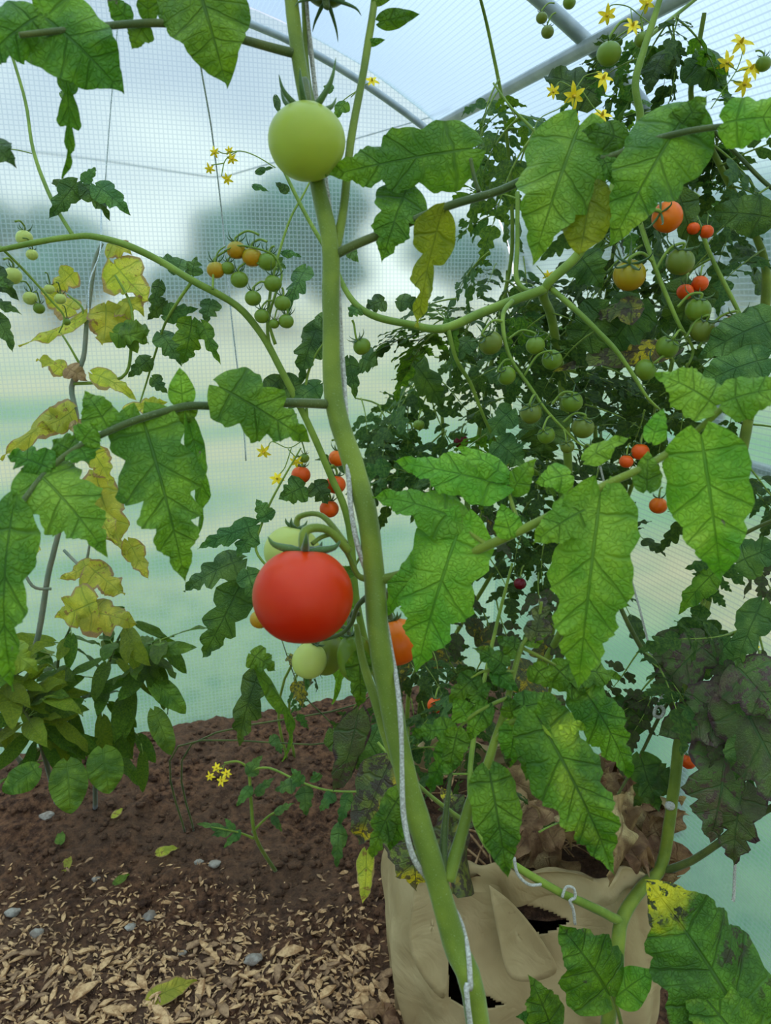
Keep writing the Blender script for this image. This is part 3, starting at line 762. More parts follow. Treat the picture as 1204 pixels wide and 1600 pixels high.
FL(lD, 915, 720, .48, 985, 684, .47, 40, 'bright', 2, .15, (0, .7))
FL(lD, 1010, 766, .46, 1012, 704, .46, 46, 'fresh', 2, .03, (0, .4))
FL(lD, 1018, 690, .46, 1036, 638, .46, 38, 'bright', 2, .1, (0, .4))
FL(lD, 798, 838, .49, 782, 786, .49, 46, 'bright', 2, .06, (0, .4))
FL(lD, 800, 768, .50, 838, 716, .49, 44, 'bright', 2, .12, (0, .4))
FL(lD, 790, 746, .50, 712, 700, .51, 40, 'bright', 3, .2, (0, .6))
STEM(lD, PP([(815, 828, .49), (802, 795, .495), (792, 762, .50)]), [.0018, .0014, .0010], 'stem', 'petiolule')
STEM(lD, PP([(762, 852, .50), (738, 835, .505), (722, 815, .51)]), [.0018, .0015, .0012], 'stem', 'petiolule')
# shoot E: low shoot in front of the bag
sE = STEM(main, PP([(700, 1375, .52), (716, 1320, .525), (735, 1255, .53), (758, 1205, .535), (772, 1160, .54), (790, 1105, .545), (800, 1060, .55), (815, 1010, .555), (838, 975, .56), (846, 940, .56)]), [.0052, .0045, .004, .0036, .003, .0026, .0022, .0018, .0014, .001], 'stem', 'side_shoot', label='hairy low side shoot')
STEM(main, PP([(692, 1362, .52), (694, 1300, .53), (700, 1240, .535), (705, 1200, .54)]), [.0030, .0026, .0016, .001], 'stemdark', 'side_shoot')
e = PET(main, [(772, 1160, .54), (800, 1128, .53), (826, 1126, .52), (850, 1122, .51)], .0020, .0014, 'stem')
FL(e, 838, 1118, .51, 958, 1366, .50, 128, 'low', 6, .18, (.1, .3), label='large speckled leaflet in front of the paper bag')
FL(e, 848, 1126, .51, 915, 1140, .51, 56, 'low', 3, .2, (0, .5))
FL(e, 842, 1126, .51, 822, 1220, .51, 58, 'low', 3, .25, (-.2, .3))
FL(e, 806, 1128, .53, 795, 1200, .53, 50, 'low', 3, .05, (0, .3))
FL(e, 800, 1120, .53, 792, 1086, .53, 34, 'low', 2, .05, (0, .4))
FL(e, 805, 1108, .53, 880, 1098, .53, 58, 'low', 3, .05, (0, .5))
e = PET(main, [(758, 1208, .535), (762, 1206, .525), (764, 1206, .515)], .0022, .0016, 'stem')
FL(e, 764, 1204, .515, 792, 1370, .505, 84, 'low', 5, .10, (0, .3), teeth=.08, label='speckled leaflet hanging over the bag rim')
e = PET(main, [(795, 1090, .545), (770, 1100, .54), (735, 1120, .54), (705, 1150, .545)], .0016, .0010, 'stem')
FL(e, 762, 1100, .54, 730, 1160, .54, 38, 'low', 2, .1, (0, .3))
FL(e, 715, 1140, .54, 702, 1208, .54, 48, 'low', 3, .2, (-.1, .3))
FL(e, 730, 1122, .54, 708, 1092, .545, 44, 'low', 3, .15, (0, .6))
FL(e, 712, 1140, .545, 640, 1150, .55, 46, 'low', 3, .35, (0, .5))
FL(e, 705, 1165, .54, 672, 1240, .55, 50, 'low', 3, .4, (-.2, .4))
FL(e, 735, 1092, .545, 770, 1068, .55, 30, 'low', 2, .1)
e = PET(main, [(803, 1050, .55), (780, 1048, .55), (752, 1050, .55), (720, 1070, .55)], .0014, .0008, 'stem')
FL(e, 790, 1042, .55, 738, 1012, .555, 44, 'low', 3, .2, (0, .6))
FL(e, 770, 1048, .55, 810, 1082, .545, 34, 'low', 2, .15)
FL(e, 745, 1056, .55, 700, 1100, .55, 44, 'low', 3, .3, (0, .3))
FL(e, 812, 1020, .555, 775, 996, .56, 40, 'low', 2, .15, (0, .6))
FL(e, 820, 1005, .555, 862, 985, .56, 30, 'low', 2, .15, (0, .6))
FL(e, 835, 1000, .555, 852, 930, .57, 44, 'mottled', 3, .5, (0, .6))
e = PET(main, [(815, 1012, .555), (850, 1030, .56), (885, 1050, .57), (905, 1070, .57)], .0014, .0008, 'stem')
FL(e, 900, 1062, .57, 982, 1216, .58, 84, 'low', 5, .22, (.2, .3), label='brown-flecked leaflet behind the large one')
FL(e, 880, 1048, .57, 968, 1062, .58, 60, 'low', 3, .25, (0, .6))
FL(e, 862, 1038, .565, 915, 1100, .57, 50, 'low', 3, .2, (.1, .3))
FL(e, 832, 1040, .56, 862, 1075, .56, 40, 'low', 2, .2)
e = PET(main, [(640, 1262, .53), (634, 1250, .545), (628, 1240, .555)], .0014, .001, 'stem')
FL(e, 628, 1238, .56, 582, 1342, .57, 56, 'low', 4, .25, (-.3, .3))
FL(e, 632, 1250, .56, 608, 1328, .565, 44, 'low', 3, .2, (.2, .3))
# small leaves on the shoot at the top
for a in [(592, 34, .568, 656, 22, .565, 30), (575, 68, .566, 602, 62, .566, 12), (582, 4, .568, 612, -2, .568, 14)]:
    FL(main, *a, 'fresh', 2, .03, (0, .1), name='leaf', teeth=.03)
# top dark calyx above the frame
tt = TOM(510, -32, .56, 40, 'olive', 'dark underside of a tomato cut off by the top edge, spidery calyx below it', (0, -1, .2), attach_to=(480, -60, .57), smat='stemdark', sep=1.5, up=.55)
TOM(479, 222, .535, 60, 'green', 'large pale green unripe tomato hanging against the upper main stem', (0, .98, -.12), sq=.95, sep=1.05, up=.75, attach_to=(474, 128, .555), smat='stemdark', ns=7)
TOM(473, 931, .515, 78, 'red', 'large ripe red tomato left of the main stem', (.03, .99, -.10), sq=.97, sep=.85, up=.35, attach_to=(545, 862, .535), smat='stem', ns=5)
TOM(456, 862, .585, 44, 'pale', 'pale green tomato peeking from behind the top of the big red tomato', (.2, .95, 0), attach_to=(540, 850, .56), smat='stem', sep=.6)
TOM(483, 1032, .60, 27, 'pale', 'small pale green plum tomato below the left side of the red tomato', (.35, .93, 0), long=1.15, attach_to=(545, 985, .575), smat='stemdark', sep=.7)
TOM(510, 1022, .63, 28, 'olive', 'olive green tomato hanging below the centre of the red tomato', (.3, .95, 0), long=1.3, attach_to=(548, 975, .58), smat='stemdark', sep=.7)
TOM(556, 1028, .60, 30, 'cgreen', 'green plum tomato half hidden directly left of the main stem', (-.25, .95, 0), long=1.4, attach_to=(560, 960, .57), smat='stemdark', sep=.7)
TOM(618, 1003, .60, 40, 'orange', 'large orange tomato right of the main stem, half behind a bright leaflet', (-.2, .95, 0), attach_to=(596, 930, .56), smat='stemdark', sep=.6)
TOM(405, 968, .66, 15, 'cyel', 'small yellow tomato peeking past the lower left of the red tomato', (.3, .9, 0), attach_to=(470, 930, .66), sep=.6)
# extra leaves behind the red tomato and along the stem
FL(main, 535, 905, .66, 518, 1100, .68, 46, 'fresh', 3, .3, (.4, .2), name='leaf')
FL(main, 560, 1020, .58, 560, 1106, .59, 44, 'low', 3, .2, (.2, .3), name='leaf')
FL(main, 520, 905, .56, 560, 890, .56, 36, 'fresh', 2, .1, name='leaf')
FL(main, 468, 1015, .60, 478, 1085, .60, 18, 'teal', 2, .2, (.6, 0), name='leaf')
FL(main, 398, 1050, .62, 440, 1190, .66, 26, 'fresh', 3, .3, (.8, 0), name='leaf', sway=-.12)
FL(main, 392, 1022, .62, 430, 1048, .62, 46, 'fresh', 3, .3, name='leaf')

# twine
mb = MB()
tw = [P(470, -200, .575), P(478, 0, .575), P(490, 120, .578), P(506, 260, .578), P(526, 420, .568), P(533, 540, .562), P(540, 640, .552), P(544, 740, .538), P(552, 820, .535), P(568, 880, .54), P(596, 950, .553), P(610, 1010, .545), P(620, 1070, .52), P(627, 1140, .512), P(628, 1220, .510),
      P(631, 1280, .510), P(648, 1345, .512), P(678, 1385, .535), P(712, 1425, .535), P(730, 1480, .515), P(735, 1540, .505), P(737, 1620, .505)]
mb.tube(tw + [Vector((base0.x + .015, base0.y - .01, .4)), Vector((base0.x + .014, base0.y - .01, .06))], .0018, 8, 6, wob=.35)
tag(mb.build('twine', M['twine']), 'rough white twine spiralling around the thick front tomato stem', 'twine')

# ------------------------------------------------------------------ plant at bottom right, near
gp = P(1010, 1640, .75); gz = Vector((gp.x, gp.y, soilz(gp.x, gp.y)))
p2 = thing('tomato_plant', 'low tomato plant at the bottom right corner with a large yellow-tipped spotted leaf', 'tomato plant', gz)
STEM(p2, [gz, gz + Vector((0, 0, .25)), P(1020, 1680, .72), P(1060, 1660, .70)], [.006, .005, .004, .003], 'stem')
l1 = PET(p2, [(985, 1680, .73), (970, 1600, .70), (958, 1558, .69), (950, 1542, .68)], .0024, .0014, 'stem')
FL(l1, 952, 1556, .68, 872, 1444, .69, 128, 'low', 4, .14, (0, .45), teeth=.08, label='leaflet with grey scorched patch at its edge')
FL(l1, 962, 1558, .69, 1024, 1516, .69, 60, 'bright', 2, .02, (0, .4), teeth=.03)
l1 = PET(p2, [(880, 1700, .72), (865, 1625, .70), (852, 1598, .69)], .002, .0012, 'stem')
FL(l1, 860, 1606, .69, 826, 1524, .69, 68, 'low', 3, .1, (0, .45))
FL(l1, 850, 1600, .69, 806, 1588, .69, 36, 'low', 2, .1, (0, .5))
l1 = PET(p2, [(1060, 1660, .70), (1120, 1640, .66), (1150, 1600, .64), (1160, 1640, .62)], .0028, .0016, 'stem')
FL(l1, 1185, 1650, .62, 1010, 1376, .66, 190, 'spotlow', 5, .12, (.1, .4), teeth=.05, end=.75, label='large dark-spotted leaflet with bright yellow tip')
FL(l1, 1190, 1680, .60, 1045, 1500, .64, 130, 'low', 3, .15, (.1, .45))
FL(l1, 1150, 1640, .62, 1045, 1560, .63, 80, 'low', 3, .15, (0, .4))
# ------------------------------------------------------------------ paper grow bag
def bagmat():
    m = NT('kraft_paper'); obj = m.n('ShaderNodeTexCoord').outputs['Object']
    n = m.noise(obj, 7, 3, .55); n2 = m.noise(obj, 45, 4, .6); n3 = m.noise(obj, 260, 3)
    col = m.mix(m.smooth(n, .35, .65), lin((190, 164, 116)), lin((166, 140, 94)))
    col = m.mix(m.smooth(n2, .66, .74, 0, .55), col, lin((150, 118, 82)))
    sz = m.n('ShaderNodeSeparateXYZ'); m.l(m.n('ShaderNodeNewGeometry').outputs['Position'], sz.inputs[0])
    dirt = m.math('MULTIPLY', m.smooth(sz.outputs[2], .02, .10, 1, 0), m.smooth(n2, .35, .6))
    col = m.mix(m.math('MULTIPLY', dirt, .7), col, lin((110, 78, 50)))
    n6 = m.noise(obj, 11, 3, .5, 1.5)
    h = m.math('ADD', m.math('MULTIPLY', m.math('ABSOLUTE', m.math('SUBTRACT', n6, .5)), 2.0), m.math('MULTIPLY', n3, .06))
    return m.out(m.principled(col, .75, m.bump(h, .5, .006), Specular_IOR_Level=.25))
M['bag'] = bagmat()
BC = G(838, 1500, 0.0); BC = P(812, 1470, 1.42); BC.z = 0
bgl = math.atan2(BC.y, BC.x)
bag = thing('grow_bag', 'torn tan paper grow bag with a folded-down crumpled rim standing on soil', 'grow bag', BC)
H = .40; RX = .225; RY = .19
RV = Vector((RT.x, RT.y, 0)).normalized(); FV = Vector((FW.x, FW.y, 0)).normalized()
def bagpt(a, v, inner=0.0):
    ca, sa = math.cos(a), math.sin(a)
    e = .8; cx = math.copysign(abs(ca) ** e, ca); sy = math.copysign(abs(sa) ** e, sa)
    z = v * H
    bul = 1 + .10 * math.sin(math.pi * min(v, 1) * .9 + .2) - .16 * max(0, v - .55)
    fold = .010 * math.sin(a * 7 + v * 4) + .012 * mn.noise(Vector((ca * 2.2, sa * 2.2, v * 2.5))) + .026 * abs(mn.noise(Vector((ca * 3.5 + v * 1.5, sa * 3.5, v * 2.2 + 5)))) + .006 * math.sin(a * 17 + 5 * v)
    rr = bul + fold * 3
    return BC + RV * cx * (RX * rr - inner) + FV * sy * (RY * rr - inner) + Vector((0, 0, z + (.02 * math.sin(a * 3 + 1) + .03 * mn.noise(Vector((ca * 3, sa * 3, 9)))) * max(0, v - .6) * 2.5))
tears = [[(790, 1406), (835, 1420), (888, 1440), (872, 1452), (842, 1462), (812, 1440)], [(696, 1484), (712, 1512), (748, 1552), (785, 1572), (738, 1584), (700, 1560)], [(905, 1500), (930, 1480), (950, 1486), (925, 1512)]]
def pix(v):
    q = v - CAM; d = q.dot(FW); return 602 + F * q.dot(RT) / d, 800 - F * q.dot(UP) / d
def inpoly(x, y, pl):
    c = False
    for (x0, y0), (x1, y1) in zip(pl, pl[1:] + pl[:1]):
        if (y0 > y) != (y1 > y) and x < (x1 - x0) * (y - y0) / (y1 - y0) + x0: c = not c
    return c
na, nv = 420, 110; mb = MB(); vs = []; fs = []
for i in range(nv + 1):
    for j in range(na): vs.append(bagpt(2 * math.pi * j / na, i / nv))
for i in range(nv):
    for j in range(na):
        if j > na / 2:
            x_, y_ = pix(vs[i * na + j])
            if any(inpoly(x_, y_, tr_) for tr_ in tears): continue
        fs.append((i * na + j, i * na + (j + 1) % na, (i + 1) * na + (j + 1) % na, (i + 1) * na + j))
mb.add(vs, fs); ob = mb.build('bag_wall', M['bag'], bag)
sm = ob.modifiers.new('thick', 'SOLIDIFY'); sm.thickness = .0018; sm.offset = -1
# loose torn paper flaps standing off the wall
for pl in ([(764, 1384), (800, 1412), (842, 1464), (868, 1520), (800, 1530), (778, 1460)], [(655, 1345), (690, 1352), (700, 1500), (690, 1560), (640, 1480)]):
    mb = MB(); cxp = sum(a_[0] for a_ in pl) / len(pl); cyp = sum(a_[1] for a_ in pl) / len(pl); vs = []; fs = []; rings = 7
    ol, _ = cat([Vector((a_[0], a_[1], 0)) for a_ in pl + [pl[0]]], [0] * (len(pl) + 1), 8); ol = ol[:-1]; no = len(ol)
    for rg in range(rings + 1):
        for v_ in ol:
            x_ = cxp + (v_.x - cxp) * rg / rings; y_ = cyp + (v_.y - cyp) * rg / rings
            vd = (FW + (x_ - 602) / F * RT + (800 - y_) / F * UP); o_ = CAM - BC
            hh = Vector((vd.x, vd.y, 0)); s0 = (BC - CAM).dot(FV) - RY * 1.20
            tt_ = s0 / hh.dot(FV)
            vs.append(CAM + vd * (tt_ - .004 - .006 * (rg / rings) ** 2 + .004 * mn.noise(Vector((x_ * .03, y_ * .03, 1)))))
    for rg in range(rings):
        for j in range(no): fs.append((rg * no + j, rg * no + (j + 1) % no, (rg + 1) * no + (j + 1) % no, (rg + 1) * no + j))
    mb.add(vs, fs); ob = mb.build('paper_flap', M['bag'], bag); sm = ob.modifiers.new('thick', 'SOLIDIFY'); sm.thickness = .0012
# rolled crumpled rim
mb = MB(); vs = []; fs = []; nr_ = 12
for j in range(na):
    a = 2 * math.pi * j / na; p0 = bagpt(a, 1); out = (bagpt(a, .9) - BC); out.z = 0; out.normalize()
    ww = .030 + .022 * mn.noise(Vector((math.cos(a) * 3, math.sin(a) * 3, 2)))
    for q in range(nr_):
        t = q / (nr_ - 1); an = t * 3.6
        vs.append(p0 + out * (.005 * (1 - math.cos(an)) + .010 * mn.noise(Vector((a * 5, t * 4, 0)))) + Vector((0, 0, .005 * math.sin(an) - max(0, t - .45) * ww * 2.4 + .006 * mn.noise(Vector((a * 8, t * 3, 4))))))
for j in range(na):
    for q in range(nr_ - 1): fs.append((j * nr_ + q, ((j + 1) % na) * nr_ + q, ((j + 1) % na) * nr_ + q + 1, j * nr_ + q + 1))
mb.add(vs, fs); ob = mb.build('bag_rim', M['bag'], bag)
mb = MB(); vs = [BC + Vector((0, 0, H * .80))]; fs = []
for rr in range(1, 13):
    for j in range(60):
        a = 2 * math.pi * j / 60; p = bagpt(a, .8, .006); p = BC + (p - BC) * (rr / 12); p.z = H * .80 + .012 * mn.noise(p * 30); vs.append(p)
for j in range(60): fs.append((0, 1 + j, 1 + (j + 1) % 60))
for rr in range(11):
    for j in range(60): fs.append((1 + rr * 60 + j, 1 + (rr + 1) * 60 + j, 1 + (rr + 1) * 60 + (j + 1) % 60, 1 + rr * 60 + (j + 1) % 60))
mb.add(vs, fs); mb.build('potting_soil', M['soil'], bag)
# crumpled paper scraps and dry leaves heaped on the bag
random.seed(44)
dl = [(815, 1265, 'dry'), (860, 1225, 'dry'), (890, 1300, 'dry'), (1020, 1235, 'dry'), (970, 1205, 'dry'), (1000, 1215, 'dry'), (1040, 1290, 'dry'), (1015, 1350, 'dry'), (700, 1345, 'dry'), (640, 1400, 'mottled'), (830, 1300, 'dry'), (850, 1285, 'dry'), (870, 1318, 'dry'), (826, 1330, 'dry'), (905, 1290, 'dry'), (985, 1235, 'dry'), (1005, 1260, 'dry'), (975, 1270, 'dry'), (1010, 1300, 'dry'), (950, 1300, 'dry'),
      (1030, 1330, 'dry'), (990, 1330, 'dry'), (930, 1265, 'dry'), (880, 1255, 'dry'), (845, 1240, 'dry'), (800, 1290, 'dry'), (960, 1235, 'dry')]
for i, (px, py, st) in enumerate(dl):
    t = G(px, py, H + random.uniform(-.01, .07)); L = random.uniform(.07, .15); an = random.uniform(0, 6.28)
    if (Vector((t.x, t.y, 0)) - BC).length > .26: t = BC + (Vector((t.x, t.y, 0)) - BC).normalized() * .24 + Vector((0, 0, t.z))
    dv = Vector((math.cos(an), math.sin(an), random.uniform(-.5, .5))).normalized(); mb = MB()
    leaflet(mb, t - dv * L / 2, t + dv * L / 2, L * random.uniform(.45, .7), (random.uniform(-.6, .6), -.6, .8), 3, .15, .1, 24, 5, bend=random.uniform(-.3, .3), fold=random.uniform(.2, .8), curl=1.1, wave=.45, seed=i + 60, twist=random.uniform(-1.2, 1.2))
    side = 'left' if px < 860 else ('middle' if px < 960 else 'right')
    tag(mb.build('dry_leaf', M[st]), 'curled brown dry leaf in the heap at the %s of the paper bag opening' % side, 'dry leaf', 'dry leaves heaped on the %s of the paper bag' % side)
mb = MB()
for i in range(70):
    a = random.uniform(0, 6.28); rr = random.uniform(.2, .92) ; p = bagpt(a, .8, .01); p = BC + (p - BC) * rr; p.z = H * .82 + random.uniform(0, .045)
    dv = Vector((random.uniform(-1, 1), random.uniform(-1, 1), random.uniform(-.25, .35))).normalized() * random.uniform(.02, .055)
    mb.tube([p - dv, p + Vector((0, 0, random.uniform(-.008, .008))), p + dv], random.uniform(.0008, .0024), 4, 3)
tag(mb.build('straw', M['chip']), 'loose straw and shredded stalks filling the paper bag', 'straw', kind='stuff')
# crumpled brown debris at the bag's foot
for i, (px, py, L) in enumerate([(640, 1572, .07), (670, 1555, .05), (615, 1600, .06), (700, 1585, .06), (735, 1590, .05), (655, 1600, .06), (590, 1580, .05), (770, 1600, .05)]):
    t = G(px, py, .02); an = random.uniform(0, 6.28); dv = Vector((math.cos(an), math.sin(an), .2)).normalized(); mb = MB()
    leaflet(mb, t - dv * L / 2 + Vector((0, 0, .01)), t + dv * L / 2, L * .6, (random.uniform(-.5, .5), -.6, .8), 3, .2, .1, 20, 4, bend=.25, fold=.6, curl=1.0, wave=.5, seed=i + 90, twist=.8)
    tag(mb.build('dry_leaf', M['dry']), 'crumpled brown dry leaf on the soil at the foot of the paper bag', 'dry leaf', 'dry leaves at the foot of the paper bag')

# ------------------------------------------------------------------ plant growing in the bag, stem rising at right
bz = P(955, 1600, 1.10); bz = Vector((bz.x, bz.y, soilz(bz.x, bz.y) - .01))
bp = thing('tomato_plant', 'blight-spotted tomato plant beside the paper bag, its thick stem rising along the right side', 'tomato plant', bz)
bs = [bz, bz + Vector((0, .01, .15))] + PP([(962, 1510, 1.11), (970, 1440, 1.13), (1000, 1390, 1.16), (1034, 1350, 1.20), (1050, 1250, 1.20), (1062, 1150, 1.21), (1078, 1040, 1.22), (1105, 930, 1.22), (1135, 800, 1.22), (1160, 700, 1.20), (1180, 580, 1.18), (1196, 470, 1.16), (1192, 400, 1.15), (1160, 330, 1.14), (1120, 250, 1.12), (1080, 160, 1.08), (1090, 80, 1.06), (1100, 20, 1.04)])
STEM(bp, bs, [.011, .011, .0105, .010, .0095, .0095, .009, .009, .0085, .008, .008, .008, .008, .0075, .006, .005, .0045, .004, .0035, .003], 'stem', k=10)
b2 = PP([(970, 1440, 1.13), (920, 1415, 1.10), (870, 1392, 1.08), (800, 1350, 1.07), (760, 1320, 1.09), (735, 1250, 1.14), (740, 1150, 1.18), (770, 1000, 1.2), (800, 880, 1.2)])
STEM(bp, b2, [.0075, .0065, .006, .0055, .005, .0045, .004, .003, .002], 'stemgreen', 'side_shoot')
b3 = PP([(1034, 1362, 1.20), (1080, 1345, 1.17), (1140, 1305, 1.13), (1204, 1262, 1.10), (1290, 1220, 1.06)])
STEM(bp, b3, [.007, .006, .0055, .005, .004], 'stemdark', 'side_shoot')
b4 = PP([(1062, 1140, 1.21), (1030, 1050, 1.2), (1000, 1010, 1.2), (965, 940, 1.18), (940, 870, 1.17), (905, 780, 1.16)])
STEM(bp, b4, [.005, .0045, .004, .0035, .003, .002], 'stemdark', 'side_shoot')
b5 = PP([(1078, 1020, 1.21), (1120, 1000, 1.16), (1160, 985, 1.12), (1230, 970, 1.08)])
STEM(bp, b5, [.004, .0035, .003, .002], 'stemgreen', 'side_shoot')
b6 = PP([(1100, 940, 1.22), (1130, 860, 1.15), (1170, 830, 1.1), (1240, 800, 1.06)])
STEM(bp, b6, [.004, .0035, .003, .002], 'stemdark', 'side_shoot')
b7 = PP([(960, 1250, 1.25), (1000, 1180, 1.24), (1035, 1110, 1.23), (1060, 1080, 1.22)])
STEM(bp, b7, [.002, .0025, .003, .003], 'stemdark', 'side_shoot')
# hand placed blighted leaflets
for a in [(1180, 1090, 1.08, 1026, 1150, 1.12, 118, 'blight', 4, .15), (1135, 1160, 1.08, 1108, 1312, 1.10, 130, 'blight', 4, .35), (1160, 1230, 1.07, 1146, 1352, 1.08, 84, 'blight', 4, .4), (1150, 1080, 1.06, 1260, 1290, 1.0, 140, 'blight', 4, .25),
          (1110, 1000, 1.13, 1020, 1090, 1.16, 84, 'blight', 4, .3), (1175, 1100, 1.04, 1150, 1220, 1.05, 74, 'teal', 3, .2), (1060, 990, 1.2, 1025, 1060, 1.2, 60, 'blight', 3, .4), (1150, 1040, 1.05, 1230, 1130, 1.0, 110, 'blight', 3, .2),
          (1040, 1200, 1.22, 990, 1260, 1.24, 56, 'dark', 3, .3), (1000, 1180, 1.24, 1030, 1268, 1.22, 60, 'dark', 3, .3), (1120, 890, 1.12, 1060, 960, 1.15, 44, 'fresh', 3, .2), (1150, 880, 1.05, 1230, 850, 1.02, 70, 'teal', 3, .2), (1190, 940, 1.04, 1150, 1045, 1.05, 60, 'teal', 3, .3),
          (1140, 1000, 1.12, 1095, 1060, 1.14, 50, 'teal', 3, .2), (1010, 1130, 1.22, 950, 1090, 1.22, 70, 'dark', 3, .3), (720, 1290, 1.15, 690, 1230, 1.15, 70, 'mottled', 3, .3), (740, 1240, 1.16, 775, 1290, 1.15, 60, 'mottled', 3, .25)]:
    FL(bp, *a, nr=(random.uniform(-.3, .3), .3), name='leaf', nt=30, nu=4)
STEM(bp, PP([(1160, 1080, 1.1), (1110, 1130, 1.14), (1068, 1160, 1.2)]), [.002, .003, .003], 'stemgreen', 'side_shoot')
STEM(bp, PP([(1130, 1170, 1.09), (1150, 1100, 1.08), (1175, 1050, 1.06), (1165, 990, 1.10)]), [.002, .0025, .003, .003], 'stemgreen', 'side_shoot')
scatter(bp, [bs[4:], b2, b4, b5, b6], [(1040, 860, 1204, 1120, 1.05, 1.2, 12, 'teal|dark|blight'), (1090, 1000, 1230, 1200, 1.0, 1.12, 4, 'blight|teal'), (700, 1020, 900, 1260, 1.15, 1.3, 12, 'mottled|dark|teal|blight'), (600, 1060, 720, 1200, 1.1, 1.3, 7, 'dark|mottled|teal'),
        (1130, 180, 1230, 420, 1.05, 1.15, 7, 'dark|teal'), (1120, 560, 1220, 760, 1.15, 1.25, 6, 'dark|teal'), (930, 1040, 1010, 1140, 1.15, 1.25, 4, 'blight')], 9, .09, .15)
# low mottled yellow leaves left of the bag
for a in [(610, 1190, .95, 560, 1320, .97, 90, 'mottled', 3, .15), (640, 1290, .93, 650, 1388, .95, 90, 'mottled', 3, .15), (572, 1330, .97, 566, 1412, .98, 30, 'yellow', 2, .05), (560, 1110, .95, 520, 1236, 1.0, 56, 'blight', 3, .2), (595, 1190, 1.0, 545, 1110, 1.0, 80, 'teal', 4, .3),
          (520, 1140, 1.0, 560, 1205, 1.0, 50, 'dark', 3, .3), (660, 1340, .95, 700, 1395, .97, 50, 'dry', 3, .2)]:
    FL(bp, *a, nr=(random.uniform(-.3, .3), .3), name='leaf', nt=30, nu=4)
STEM(bp, PP([(735, 1290, 1.17), (680, 1250, 1.05), (625, 1200, .97), (590, 1160, .98)]), [.004, .003, .0025, .002], 'stemgreen', 'side_shoot')

# ------------------------------------------------------------------ cherry tomato vine arching at left
gl_ = G(650, 1285); gl_.z = soilz(gl_.x, gl_.y) - .01
vn = thing('tomato_plant', 'slender cherry tomato vine arching across the upper left, bearing a cluster of turning fruit', 'tomato plant', gl_)
v1 = [gl_] + PP([(630, 1230, 1.46), (600, 1100, 1.25), (560, 960, 1.08), (545, 820, 1.02), (515, 740, 1.0), (478, 655, .98), (440, 580, .96), (410, 525, .95), (370, 478, .94), (300, 438, .92), (250, 408, .92), (200, 384, .91), (150, 370, .91), (115, 370, .91), (60, 378, .90), (0, 390, .90), (-80, 405, .9)])
STEM(vn, v1, [.0055, .0055, .0052, .005, .0048, .0045, .0044, .0044, .0044, .0045, .0044, .0042, .004, .0038, .0036, .0034, .003, .002], 'stemgreen', k=10)
v2 = PP([(115, 370, .91), (80, 310, .93), (52, 235, .95), (40, 160, .97), (15, 75, .98), (-10, 0, 1.0)])
STEM(vn, v2, [.0026, .0024, .0022, .002, .0018, .0012], 'stemgreen', 'side_shoot')
v3 = PP([(0, 385, .9), (40, 425, .93), (80, 470, .95), (100, 495, .96), (92, 520, .96)])
STEM(vn, v3, [.0018, .0016, .0014, .0012, .0008], 'stemgreen', 'side_shoot')
v4 = PP([(430, 560, .96), (418, 520, .95), (425, 440, .95), (450, 350, .96), (476, 300, .97), (500, 250, .98)])
STEM(vn, v4, [.0024, .0022, .0018, .0016, .0013, .001], 'stemgreen', 'side_shoot')
v5 = PP([(300, 440, .92), (280, 468, .93), (258, 505, .95), (240, 560, .98), (228, 600, 1.0), (215, 640, 1.0)])
STEM(vn, v5, [.0022, .002, .0016, .0014, .0012, .001], 'stemgreen', 'side_shoot')
v6 = PP([(480, 660, .98), (478, 600, .97), (490, 560, .96), (510, 530, .95)])
STEM(vn, v6, [.002, .0018, .0015, .001], 'stemgreen', 'side_shoot')
